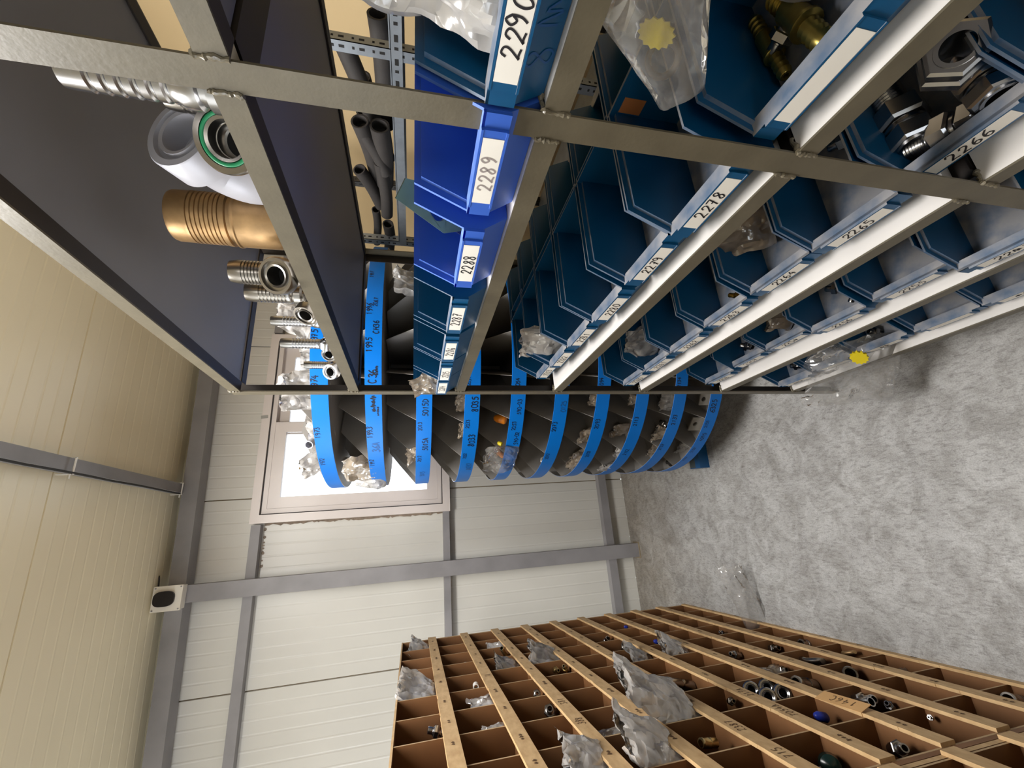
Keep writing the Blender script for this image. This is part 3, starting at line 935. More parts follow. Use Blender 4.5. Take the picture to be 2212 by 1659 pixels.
# green sealed flange seen full face
fd = Vector((-.62, -.74, .22)).normalized(); c0 = Vector((.468, .447, ZB + .041))
t, e = swept('flange_elbow', 'steel flange fitting with a green seal ring beside the near post', [c0, c0 - fd * .034, Vector((.502, .474, ZB + .024)), Vector((.524, .460, ZB + .034)), Vector((.530, .452, ZB + .065))], (.020, .016), fd, .040, 'steel', 'green_oring', .012)
mb = MB(); mb.lathe([(a, b) for a, b in ribs_profile(.016, .055, 4)], Vector((.530, .452, ZB + .060)) - Vector(t.location), (0, 0, 1), 20, close=False); mb.build('hose_tail', M['steel'], t)
# tall ribbed tail half hidden by the near post
t = thing('hose_tail', 'tall zinc hose tail with wide ribs half hidden behind the near post', 'hose fitting', (.446, .366, ZB), 0, G1)
mb = MB(); r0 = .0175
pr = [(r0 * 1.1, 0), (r0 * 1.25, .002), (r0 * 1.25, .020), (r0 * .95, .022), (r0 * .95, .028), (r0 * 1.2, .030), (r0 * 1.2, .044), (r0, .050)]
h = .054
for k in range(6):
    pr += [(r0, h), (r0 * .9, h + .002), (r0 * .9, h + .004), (r0 * 1.02, h + .006)]; h += .0128
pr += [(r0, h), (r0 * .96, .146), (r0 * .75, .148), (r0 * .7, .1)]
mb.lathe(pr, seg=28, close=False); mb.build('ribbed_tail', M['zinc'], t)

fit = [
    ('swept hose fitting with a round flange facing the aisle, just past the bronze tail', .452, .668, .050, .0210, .068, .0185, .0310, (-.55, -.80, .36), .722, .013),
    ('swept hose fitting without visible head, fourth from the near post', .482, .800, .036, .0200, .088, .0180, .0240, (-.85, -.35, .25), .842, .012),
    ('slim swept hose fitting with a long ribbed tail in front of the milky bag', .470, .905, .022, .0115, .088, .0110, .0170, (-.7, .65, .15), .945, .014),
    ('slim swept hose fitting with collar, next to last before the far post', .466, 1.035, .022, .0130, .094, .0125, .0190, (-.75, -.60, .2), 1.060, .012),
    ('smallest swept hose fitting with a round flange, right by the far post', .460, 1.140, .030, .0110, .072, .0115, .0220, (-.55, -.78, .42), 1.195, .012),
]
for lab, X, yf, fz, tr, tl, tbr, flr, fdv, yt, rb in fit:
    fdv = Vector(fdv).normalized()
    elbow_fitting('hose_fitting', lab, (X + .004, yt, ZB), fdv, tr, tl, tbr, flr, max(.02, abs(yt - yf) - tbr * 1.2) if fdv.y < 0 else .03, G1, 'steel' if tr > .014 else 'zinc', ribs=8, bend_r=tbr * 1.5)
for lab, X, y, r0, L_ in (('short plain hose tail beside the bronze tail, towards the far end', .600, .812, .016, .150), ('thin hose tail tucked behind the fourth fitting from the near post', .512, .872, .009, .105)):
    t = thing('hose_tail', lab, 'hose fitting', (X, y, ZB), 0, G1)
    mb = MB(); mb.lathe(ribs_profile(r0, L_, 7), seg=20, close=False); mb.build('ribbed_tail', M['steel'], t)

# ------------------------------------------------------------------ things in the bins
G2 = 'fittings in the blue bins'
zD, zE, zF, zG, zC = H + ZS[3] + .006, H + ZS[4] + .006, H + ZS[5] + .006, H + ZS[6] + .006, H + ZS[2] + .006
for (pa, pb), r0, lab in ((((1670, -8), (1784, 94)), .0150, 'large brass barbed hose joiner in the blank-labelled bin'), (((1628, 42), (1698, 164)), .0105, 'slimmer brass barbed hose joiner lying in the blank-labelled bin')):
    a = at_z(pa[0], pa[1], zD + r0 * 1.2); b = at_z(pb[0], pb[1], zD + r0 * 1.2)
    barb_joiner('barbed_joiner', lab, (a + b) / 2, b - a, (b - a).length, r0, G2)
q = at_z(1690, 78, zD + .016)
small_fitting('square_adaptor', 'dark square adaptor between the two brass joiners', q, (-.2, .9, .0), .026, .036, G2, 'steel')
# the big nuts of bin 2266
big = [((1905, 196), (1978, 312), .042, .060, 1.0, 'upper big hexagon adaptor along the far side of bin 2266'),
       ((1968, 322), (2120, 246), .034, .046, 1.0, 'slimmer hexagon adaptor lying crosswise at the lip of bin 2266'),
       ((2098, 118), (2160, 205), .052, .058, 1.0, 'shiny big hexagon adaptor at the near side of bin 2266'),
       ((2028, 178), (2092, 74), .092, .064, .8, 'large open nut facing up on top of the heap in bin 2266')]
for pa, pb, zz, af, ls, lab in big:
    a = at_z(pa[0], pa[1], zE + zz); b = at_z(pb[0], pb[1], zE + zz * (1 if ls == 1 else 1.3))
    d = (b - a)
    if ls < 1: d = Vector((-.30, -.45, .70))
    hex_adaptor('hex_adaptor', lab, (a + b) / 2, d, af, .07 if ls < 1 else min(.125, (b - a).length * 1.12), 'big hexagon adaptors in bin 2266')
small = [
    (4, (.470, .720, .014), (.2, .3, .1), .018, .05, 'brass_bright', 'small brass coupling lying in bin 2263'),
    (4, (.60, .690, .014), (.8, .3, .1), .016, .04, 'brass_bright', 'small brass nipple at the back of bin 2263'),
    (4, (.56, .250, .0), (0, 0, 1), .001, .001, None, ''),
    (4, (.60, .410, .02), (.3, .8, .1), .026, .05, 'zinc', 'zinc nipple at the back of bin 2265'),
    (5, (.520, .735, .014), (.4, .7, .1), .026, .05, 'zinc', 'bright zinc nipple on the floor of bin 2256'),
    (5, (.485, .700, .013), (-.7, .5, .1), .022, .045, 'zinc', 'second bright zinc nipple near the lip of bin 2256'),
    (5, (.560, .560, .014), (.6, .5, .1), .024, .05, 'zinc', 'zinc nipple at the back of bin 2255'),
    (5, (.505, .905, .012), (.2, .9, .2), .022, .04, 'yellow_zinc', 'yellowish fitting in the sixth-shelf bin left of 2256'),
    (5, (.500, 1.060, .015), (.3, .4, .4), .028, .035, 'zinc', 'square zinc nut in bin 2257 on the sixth shelf'),
    (6, (.480, .890, .014), (.3, .2, .9), .030, .035, 'steel', 'steel plug in the third lowest-shelf bin from the far end'),
    (6, (.490, 1.020, .014), (.2, .3, .9), .026, .03, 'zinc', 'zinc nut in the second lowest-shelf bin from the far end'),
    (6, (.480, 1.175, .016), (.3, .9, .2), .030, .04, 'zinc', 'polished cap in the lowest-shelf bin at the far end'),
    (5, (.465, .355, .02), (.2, .95, .1), .028, .05, 'yellow_zinc', 'yellowish pipe elbow end just past the near post, sixth shelf'),
]
for k, p, ax, af, L_, m, lab in small:
    if not m: continue
    small_fitting('pipe_fitting', lab, (p[0], p[1], H + ZS[k] + .006 + max(p[2], af * .58)), ax, af, L_, G2, m)
# corrugated brass hose standing at the back of 2263 / 2264
mb = MB(); pts = [(.56 + .004 * k, .664, zE + .01 + .0068 * k) for k in range(18)]
mb.tube(pts, [.0075 if k % 2 else .0058 for k in range(18)], 10)
tag(mb.build('corrugated_hose', M['copper']), 'short corrugated copper-coloured hose leaning in bin 2264', 'hose')
# grey-green casting in 2288
q0 = at_x(940, 452, .468)
t = thing('bracket_plate', 'grey-green cast bracket with a round hole leaning in the bright blue bin 2288', 'bracket', q0, 0)
mb = MB(); n = 20
outer = [(-.058, -.018), (.028, -.024), (.054, -.004), (.050, .020), (-.026, .026), (-.058, .014)]
hole = [(.006 + .014 * math.cos(2 * math.pi * k / n), .014 * math.sin(2 * math.pi * k / n)) for k in range(n)]
def plate(mb, outer, hole, t):
    no, n = len(outer), len(hole)
    vs = [(x, -t, z) for x, z in outer] + [(x, -t, z) for x, z in hole] + [(x, t, z) for x, z in outer] + [(x, t, z) for x, z in hole]
    fs = []
    for k in range(no):
        k2 = (k + 1) % no; fs.append((k, k2, no + n + k2, no + n + k))
    for k in range(n):
        k2 = (k + 1) % n; fs.append((no + k2, no + k, no + n + no + k, no + n + no + k2))
    near = [min(range(no), key=lambda j: (outer[j][0] - h[0]) ** 2 + (outer[j][1] - h[1]) ** 2) for h in hole]
    for k in range(n):
        k2 = (k + 1) % n
        a, b = near[k], near[k2]
        fs.append((no + k, no + k2, a)); fs.append((2 * no + n + k2, 2 * no + n + k, no + n + a))
        if a != b:
            j = a
            while j != b:
                j2 = (j + 1) % no if (b - a) % no <= no / 2 else (j - 1) % no
                fs.append((no + k2, j2, j)); fs.append((2 * no + n + k2, no + n + j, no + n + j2)); j = j2
    mb.add(vs, fs)
plate(mb, outer, hole, .005)
e1 = Vector((-.22, .42, -.88)).normalized(); nn_ = Vector((.66, .70, .15)); nn_ = (nn_ - e1 * nn_.dot(e1)).normalized(); e2 = e1.cross(nn_)
BM = Matrix((e1, nn_, e2)).transposed().to_4x4()
mb.xf(BM); mb.build('plate', M['green_plate'], t)
mb = MB(); mb.box(.030, .062, -.004, .014, -.012, .018); mb.xf(BM); mb.build('mounting_block', M['zinc'], t)

# plastic bags in and on the rack
G3 = 'plastic bags on the rack'
bag('plastic_bag', 'crumpled clear plastic bag slumped in bin 2282', (.500, 1.045, zD + .012), .10, .135, .05, (-.1, .1, 1), (-.85, -.5, .1), 'bag_milky', 11, G3)
bag('plastic_bag', 'clear crinkled bag standing in bin 2261', (.515, 1.060, zE + .010), .11, .115, .05, (-.15, .1, 1), (-.8, -.5, .2), 'bag', 12, G3)
bag('plastic_bag', 'small brownish bag folded over the end of bin 2284', (.430, 1.205, H + ZS[2] + .055), .07, .085, .03, (-.35, .1, .9), (-.8, -.6, .2), 'bag_tan', 13, G3)
bag('plastic_bag', 'dusty plastic bag hanging between bins 2264 and 2265', (.560, .560, zE + .05), .12, .10, .03, (-.1, .7, .7), (-.8, -.5, .3), 'bag_tan', 14, G3)
bag('plastic_bag', 'tan plastic bag end in the sixth-shelf bin left of 2256', (.520, .870, zF + .010), .10, .075, .05, (0, .2, 1), (-.7, -.6, .4), 'bag_tan', 15, G3)
bag('plastic_bag', 'clear plastic bag holding hoses in bin 2290 nearest the viewer', (.430, .220, zC + .035), .11, .13, .07, (.35, -.1, .9), (-.9, -.2, .2), 'bag_milky', 16, G3)
p = at_x(1474, 208, .402)
bag('plastic_bag', 'big clear plastic bag with a yellow piece draped over the blank-labelled bin', p, .050, .20, .05, (.12, -.70, .70), (-.85, -.35, .35), 'bag_clear', 17, G3, crumple=.55, taper=-1.6)
bag('plastic_bag', 'milky plastic bag lying at the back of the blank-labelled bin', (.52, .165, zD + .01), .13, .10, .04, (.3, -.2, .9), (-.9, .1, .4), 'bag_milky', 18, G3)
q = at_x(1418, 72, .44)
mb = MB(); n = 14
mb.prism([((.010 if k % 2 else .012) * math.cos(math.pi * k / n), (.016 if k % 2 else .019) * math.sin(math.pi * k / n)) for k in range(2 * n)], 'yz', -.003, .003)
o = mb.build('toothed_washer', M['yellow'], loc=q, rot=(0, .5, .3)); tag(o, 'yellow toothed plastic piece inside the big draped bag', 'plastic part')
q = at_x(1432, 128, .442); mb = MB()
mb.tube([(0, .015 * math.cos(2 * math.pi * k / 28), .015 * math.sin(2 * math.pi * k / 28)) for k in range(29)], .0035, 10, caps=False)
tag(mb.build('rubber_ring', M['black_rubber'], loc=q, rot=(.2, .5, .3)), 'black rubber ring inside the big draped bag', 'rubber ring')
p = at_x(1850, 845, .375)
bag('plastic_bag', 'clear plastic bag with a yellow piece hanging out of the lowest shelf', at_x(1935, 795, .372), .235, .235, .06, (.08, .52, .78), (-.75, -.55, .45), 'bag_clear', 19, G3, crumple=.9)
q = at_x(1856, 772, .385); mb = MB(); n = 12
mb.prism([((.016 if k % 2 else .020) * math.cos(math.pi * k / n), (.022 if k % 2 else .027) * math.sin(math.pi * k / n)) for k in range(2 * n)], 'yz', -.004, .004)
tag(mb.build('toothed_washer', M['yellow'], loc=q, rot=(.3, .5, .4)), 'yellow toothed plastic piece in the bag at the lowest shelf', 'plastic part')
for dy in (-.004, .006):
    pass

# ------------------------------------------------------------------ hose rack by the right wall
GX, GY0, GY1 = 1.42, .935, 1.872
zs = at_x(850, 250, GX).z
hr = thing('hose_rack', 'grey slotted-angle rack of black hoses beyond the blue bins', 'rack', (GX, GY0, 0))
def slotted(name, x, y, z0, z1, m):
    mb = MB(); mb.box(x, x + .035, y, y + .002, z0, z1); mb.box(x, x + .002, y, y + .035, z0, z1)
    z = z0 + .03; i = 0
    while z < z1 - .03:
        mb.box(x + .013, x + .021, y - .0006, y, z, z + (.016 if i % 2 else .007), 1); mb.box(x - .0006, x, y + .013, y + .021, z, z + (.016 if i % 2 else .007), 1); z += .03; i += 1
    mb.v = [(a - GX, b - GY0, c) for a, b, c in mb.v]; mb.build(name, [M[m], M['hole']], hr)
for x, m in ((GX, 'galv'), (GX + .36, 'galv_shaded')):  # rear uprights: shade painted in as a darker steel tone
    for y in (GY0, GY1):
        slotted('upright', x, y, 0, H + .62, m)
for zz in (zs, zs - .40, zs - .8, zs - 1.2):
    for x in (GX - .003, GX + .36):
        mb = MB(); mb.box(x, x + .003, GY0 - .25, GY1 + .02, zz - .036, zz); mb.box(x, x + .03, GY0 - .25, GY1 + .02, zz - .002, zz)
        y = GY0 - .22; i = 0
        while y < GY0 + .12:
            mb.box(x - .0007, x, y, y + (.02 if i % 2 else .009), zz - .024, zz - .012, 1); y += .035; i += 1
        mb.v = [(a - GX, b - GY0, c) for a, b, c in mb.v]; mb.build('shelf_edge', [M['galv'], M['hole']], hr)
    mb = MB(); mb.box(.001, .36, -.24, GY1 - GY0 + .02, zz - .0015, zz + .004); mb.build('shelf_panel', M['galv'], hr)
# black rubber hoses lying on it, open ends towards the aisle
G4 = 'black hoses on the slotted rack'
hoses = [  # end px, radius, end X, direction, length
    ((820, 272), .033, 1.46, (.05, 1, -.02), .30, 'widest black hose, its open end just past the near post'),
    ((777, 262), .030, 1.47, (.10, 1, -.16), .32, 'wide black hose resting on the widest one'),
    ((786, 240), .028, 1.62, (.10, 1, -.10), .36, 'black hose lying behind the two widest hose ends'),
    ((776, 366), .024, 1.45, (.10, 1, -.34), .24, 'tilted black hose above the middle of the rack shelf'),
    ((834, 375), .023, 1.44, (.15, -.9, .40), .20, 'short black hose pointing up and away at mid shelf'),
    ((812, 453), .018, 1.52, (.10, 1, .05), .30, 'thin black hose whose end stands above the far pair'),
    ((836, 464), .024, 1.44, (.03, -1, .02), .30, 'black hose ending in two rings near the far upright'),
    ((838, 484), .024, 1.47, (.03, 1, 0), .22, 'last black hose before the far upright'),
    ((780, 100), .030, 1.62, (-.25, 1, -.35), .42, 'slanting black hose nearest the viewer'),
    ((815, 30), .030, 1.60, (-.02, 1, -.02), .40, 'dark hose under the yellow-marked hose top'),
    ((783, 165), .028, 1.70, (.05, 1, -.1), .35, 'black hose half hidden by the near post'),
]
for (px, py), r0, X, d, L_, lab in hoses:
    e = at_x(px, py, X); d = Vector(d).normalized()
    lo = min(e.z, (e + d * L_).z) - r0 - (zs + .004)
    if lo < 0: e.z -= lo
    t = thing('rubber_hose', lab, 'hose', e, 0, G4)
    mb = MB(); seg = 24; r0 *= 1.12
    q = e + d * L_
    pts = [d * (L_ * k / 8) + Vector((0, 0, -.006 * math.sin(k * .5))) for k in range(9)]
    mb.tube(pts, r0, seg, caps=False); mb.lathe([(r0, 0), (r0 * .98, -.001), (r0 * .78, -.001), (r0 * .76, .03)], (0, 0, 0), d, seg, close=False)
    mb.lathe([(r0, L_), (r0 * .76, L_ + .001), (.001, L_)], (0, 0, -.006 * math.sin(4)), d, seg, close=False)
    mb.build('hose_wall', M['black_rubber'], t)
    mb = MB(); mb.lathe([(r0 * .77, .028), (.0005, .0281)], (0, 0, 0), d, seg, close=False); mb.build('bore', M['bore'], t)
# a white sheet standing between

# ================================================================== ROTARY CAROUSEL
CC = Vector((.8063, 2.1006)); CR = .5956
TZ = [H + .3085 - .191 * k for k in range(10)]              # bottom edge of each tray band
BHT = .062


def cyl(px, py, r):
    d = ray(px, py); a = d.x ** 2 + d.y ** 2; b = -2 * (d.x * CC.x + d.y * CC.y); c = CC.length_squared - r * r
    disc = max(0.0, b * b - 4 * a * c); t = (-b - math.sqrt(disc)) / (2 * a)
    p = d * t; return math.atan2(p.y - CC.y, p.x - CC.x), p.z + H


car = thing('rotary_carousel', 'round rotary parts carousel of ten grey trays with bright blue bands', 'carousel', (CC.x, CC.y, 0))
mb = MB(); mb.lathe([(.10, .06), (.10, .09), (.047, .10), (.045, 2.13), (.02, 2.14)], seg=32); mb.build('column', M['dark_steel'], car)
for k in range(4):
    mb = MB(); mb.box(.04, .585, -.045, .004, 0, .062, 1); mb.box(.04, .585, .004, .045, 0, .062, 0); mb.box(.585, .588, -.045, .045, 0, .062, 0)
    mb.xf(Matrix.Rotation(math.pi / 2 * k + math.radians(177), 4, 'Z')); mb.build('base_leg', [M['leg_blue'], M['leg_grey']], car)
PEN = {  # tier: (px, py, text, height, dark/worn)
    0: [(683, 935, '1973', .020, 1), (696, 998, '1972', .018, 1), (676, 827, '1974', .024, 1), (675, 727, '1975', .022, 1)],
    1: [(797, 935, '1993', .021, 1), (803, 1000, '1992', .019, 1), (812, 966, '36A', .030, 0), (797, 745, '1995', .022, 1), (797, 667, '1996', .020, 1), (803, 592, '1997', .016, 1),
        (812, 706, 'CH36', .022, 1), (811, 652, '2067', .016, 1), (806, 872, '~%~%', .026, 1), (816, 888, '~~%~%', .012, 1), (803, 812, 'C36', .03, 1), (814, 800, '%~~%', .014, 1)],
    2: [(907, 921, '2013', .016, 1), (906, 991, '2012', .016, 1), (918.5, 881, '5015D', .023, 1), (918, 960, '5015A', .022, 1), (912, 1024, '5015', .019, 0)],
    3: [(1010, 916, '2033', .016, 1), (1004, 985, '2032', .014, 1), (1025, 873, '8035', .026, 1), (1018.5, 952, '8033', .026, 1), (1012, 1008, '8032', .023, 0), (1013, 823, '2034', .014, 1)],
    4: [(1110, 920, '2053', .017, 1), (1121.5, 879, '590-03', .018, 1), (1115, 947, '590-02', .018, 1), (1096, 1000, '590-01', .014, 1), (1118, 828, '2054', .018, 1)],
    5: [(1197, 922, '2073', .020, 1), (1182, 986, '2072', .017, 1), (1217, 878, '0125', .022, 0)],
    6: [(1290, 916, '2093', .020, 1), (1270, 981, '2092', .018, 1), (1299, 827, '2094', .018, 1)],
    7: [(1373, 910, '2113', .019, 1), (1352, 977, '2112', .018, 1)],
    8: [(1456, 907, '2133', .021, 1), (1427, 966, '2132', .018, 1), (1467, 826, '2134', .018, 1)],
    9: [(1541, 877, '6325', .027, 1), (1526.5, 916, '2153', .016, 1), (1518, 944, '4295', .020, 1), (1497, 972, '2152', .015, 1), (1479, 991, '~%~', .02, 0)],
}
rest = MB()
for k in range(10):
    z = TZ[k]; off = math.radians(-132.3 + (-.8 if k % 2 else 1.0) * .8)
    mb = MB(); mb.lathe([(.047, .0015), (CR - .003, .0015), (CR - .003, .0035), (.047, .0035), (.047, .0015)], (0, 0, z), seg=96, smooth=False, close=False)
    mb.lathe([(.060, 0), (.060, .186), (.0465, .186), (.0465, 0)], (0, 0, z), seg=24, close=False)
    tray = mb.build('tray', M['tray_grey'], car)
    mb = MB(); mb.lathe([(CR - .0012, 0), (CR, .0006), (CR, BHT - .0006), (CR - .0012, BHT)], (0, 0, z), seg=128, close=False)
    mb.lathe([(CR - .0012, BHT), (CR - .003, BHT - .001), (CR - .003, 0), (CR - .0012, 0)], (0, 0, z), seg=128, mi=1, close=False)  # pale inner rim: caught window light painted into its colour
    band = mb.build('blue_band', [M['ring_blue'], M['tray_edge']], tray)
    for j in range(20):
        a = off + math.radians(18) * j
        ad = (math.degrees(a) + 180) % 360 - 180
        top = .186 if k else .15
        poly = [(.062, .0036), (CR - .0032, .0036), (CR - .0032, BHT), (.500, BHT + (top - BHT) * .62), (.440, top), (.062, top)]
        vis = -205 < ad < -20 or ad > 155
        t_ = MB(); t_.prism(poly, 'xz', -.0006, .0006); t_.xf(Matrix.Translation((0, 0, z)) @ Matrix.Rotation(a, 4, 'Z'))
        if -190 < (ad if ad < 0 else ad - 360) < -45:
            t_.build('divider', M['tray_grey'], tray)
        else:
            rest.add(t_.v, t_.f)
    for px, py, txt, h_, dark in PEN[k]:
        a0, zz = cyl(px, py, CR)
        zz = min(max(zz, z + h_ * .5 + .003), z + BHT - h_ * .5 - .003)
        def mp(x, y, l, a0=a0, zz=zz):
            a = a0 + x / CR; return ((CR + .0006) * math.cos(a), (CR + .0006) * math.sin(a), zz + y)
        x_ = writing(txt, h_, mp, .135 if dark else .15, seed=int(px), adv=.64)
        x_.build('handwriting', M['ink_blue' if dark else 'ink_blue_faint'], tray)
o = rest.build('divider', M['tray_grey'], car); o['kind'] = 'stuff'

G5 = 'plastic bags in the carousel trays'
TIER = ['top', 'second', 'third', 'fourth', 'fifth', 'sixth', 'seventh', 'eighth', 'ninth', 'lowest']


def car_point(px, py, r, tier):
    a, z = cyl(px, py, r)
    return Vector((CC.x + r * math.cos(a), CC.y + r * math.sin(a), TZ[tier] + .005)), a


for i, (tier, px, py, r_, w_, h_, d_, m, lab, ln) in enumerate([
    (0, 640, 690, .50, .17, .19, .07, 'bag_milky', 'big milky bag on the top carousel tray behind the hose fittings', .2),
    (0, 640, 838, .52, .15, .17, .06, 'bag_milky', 'pointed milky bag on the top tray, level with the far post', .3),
    (0, 650, 770, .45, .13, .12, .06, 'bag', 'clear bag with a rusty end on the top tray beside the far post', .1),
    (0, 655, 925, .50, .12, .10, .08, 'bag_milky', 'knobbly bag around a pipe end on the top tray against the window', .1),
    (0, 650, 985, .53, .12, .14, .06, 'bag_milky', 'crumpled bag glowing on the left end of the top tray', .3),
    (1, 770, 1000, .54, .19, .17, .09, 'bag_tan', 'large yellowish wrapped bag bulging from the left of the second tray', .0),
    (1, 790, 1042, .585, .17, .13, .06, 'bag_milky', 'white crumpled bag end hanging out before the window, second tray', -.3),
    (1, 782, 882, .54, .05, .06, .03, 'bag_milky', 'small milky bag corner above the 1993 mark on the second tray', .2),
    (2, 866, 975, .55, .11, .10, .06, 'bag_tan', 'tan bag bulging over the 2012 mark on the third tray', .1),
    (2, 860, 620, .54, .16, .15, .07, 'bag', 'large clear bag right of the bin rack end on the third tray', .2),
    (3, 985, 925, .52, .07, .075, .04, 'bag_tan', 'crumpled tan bag above the 2033 mark on the fourth tray', .1),
    (3, 990, 866, .50, .07, .09, .04, 'bag_tan', 'pointed tan bag beneath the far post on the fourth tray', .1),
    (4, 1072, 985, .585, .16, .15, .09, 'bag_clear', 'big clear bag with orange pieces lolling out of the fifth tray', -.1),
    (6, 1262, 862, .52, .06, .07, .04, 'bag_tan', 'small pale bag near the far post on the seventh tray', .1),
    (6, 1272, 936, .54, .08, .10, .05, 'bag_tan', 'tan crinkled bag above the 2093 mark on the seventh tray', .1),
    (6, 1225, 985, .555, .13, .10, .07, 'bag_tan', 'wide brown bag at the left end of the seventh tray', .0),
    (7, 1365, 862, .52, .05, .06, .04, 'bag_tan', 'beige wrapped lump next to the far post on the eighth tray', .0),
    (7, 1352, 925, .50, .07, .10, .03, 'bag_tan', 'beige bag above the 2113 mark on the eighth tray', .0),
    (7, 1335, 972, .55, .08, .06, .04, 'bag_milky', 'folded beige bag above the 2112 mark on the eighth tray', .0),
    (7, 1292, 1006, .57, .10, .09, .04, 'bag', 'glinting bag at the left end of the eighth tray', -.1),
    (8, 1438, 866, .52, .09, .09, .06, 'bag', 'shiny clear bag by the far post on the ninth tray', .0),
    (8, 1432, 930, .54, .10, .09, .06, 'bag_tan', 'tan bag of fittings above the 2133 mark on the ninth tray', .0),
    (8, 1392, 968, .54, .10, .05, .05, 'bag_tan', 'flat tan bag above the 2132 mark on the ninth tray', .0),
    (9, 1470, 960, .52, .10, .06, .05, 'bag', 'clear bag of small parts above the 2152 mark on the lowest tray', .0),
]):
    p, a = car_point(px, py, r_, tier)
    out = Vector((math.cos(a), math.sin(a), 0))
    bag('plastic_bag', lab, p, w_, h_, d_, Vector((0, 0, 1)) + out * .25, out, m, 31 + i, G5, lean=-ln)
# pieces in the carousel
def capsule(name, label, p, ax, r_, L_, m, cat, grp=None):
    mb = MB(); mb.lathe([(r_ * .2, -L_ / 2), (r_ * .8, -L_ * .46), (r_, -L_ * .36), (r_ * .92, L_ * .2), (r_ * .6, L_ * .42), (r_ * .15, L_ / 2)], (0, 0, 0), ax, 20)
    return tag(mb.build(name, M[m], loc=p), label, cat, grp)
p, a = car_point(1071, 905, .50, 4); capsule('handle_grip', 'orange grip end poking up behind the big clear bag on the fifth tray', p + Vector((0, 0, .075)), (.3, .4, .8), .020, .06, 'orange', 'handle')
p, a = car_point(1070, 978, .565, 4); capsule('handle_grip', 'orange piece inside the big clear bag on the fifth tray', p + Vector((0, 0, .07)), (.5, -.4, .7), .013, .06, 'orange', 'handle')
p, a = car_point(1075, 958, .56, 4); capsule('plastic_stopper', 'small yellow piece inside the big clear bag on the fifth tray', p + Vector((0, 0, .075)), (.5, .4, .7), .010, .025, 'yellow', 'cap')
mb = MB(); p, a = car_point(658, 952, .54, 0); mb.lathe([(.016, -.05), (.016, .05), (.013, .05), (.013, -.05)], (0, 0, 0), (-.5, -.8, .15), 20, close=False)
tag(mb.build('pipe_sleeve', M['alu'], loc=p + Vector((0, 0, .075))), 'pale pipe sleeve with a dark open end above the 1973 mark', 'pipe')
p, a = car_point(1512, 915, .53, 9); mb = MB(); n = 16
plate(mb, [(-.04, 0), (.04, 0), (.04, .07), (-.04, .07)], [(.012 * math.cos(2 * math.pi * k / n), .045 + .012 * math.sin(2 * math.pi * k / n)) for k in range(n)], .003)
mb.xf(Matrix.Rotation(a + math.pi / 2, 4, 'Z')); tag(mb.build('steel_plate', M['tray_edge'], loc=p), 'pale plate with a round hole above the 2153 mark, lowest tray', 'plate')
p, a = car_point(1518, 862, .53, 9); mb = MB()
plate(mb, [(-.03, 0), (.03, 0), (.03, .06), (-.03, .06)], [(.012 * math.cos(2 * math.pi * k / n), .04 + .012 * math.sin(2 * math.pi * k / n)) for k in range(n)], .003)
mb.xf(Matrix.Rotation(a + math.pi / 2, 4, 'Z')); tag(mb.build('steel_plate', M['tray_edge'], loc=p), 'pale plate with a round hole beside the far post, lowest tray', 'plate')
p, a = car_point(1448, 1000, .56, 9); small_fitting('pipe_fitting', 'dark ribbed fitting at the left end of the lowest tray', p + Vector((0, 0, .022)), (.2, .5, .3), .034, .05, None, 'black_rubber')
p, a = car_point(1450, 915, .555, 8); small_fitting('pipe_fitting', 'steel fitting lying on the tan bag, ninth tray', p + Vector((0, 0, .05)), (.6, .6, .1), .028, .05, None, 'steel')
p, a = car_point(1175, 1000, .578, 5); mb = MB(); mb.tube([(0, 0, 0), (0, 0, .03), (.01, .008, .042), (.024, .018, .036), (.03, .022, .022)], .005, 10)
tag(mb.build('white_hook', M['tie'], loc=p), 'white plastic hook at the left end of the sixth tray', 'hook')

# ================================================================== PIGEONHOLE UNITS
PG = Vector((-.5646, 2.6015, 0)); YAW = math.radians(1.283)
NV = Vector((math.cos(YAW), math.sin(YAW), 0)); FV = Vector((-math.sin(YAW), math.cos(YAW), 0))
DEP, PITCH = .26, .17


def strip_top(k):                      # k = 1..10
    return H - .082 - .1715 * (k - 1)


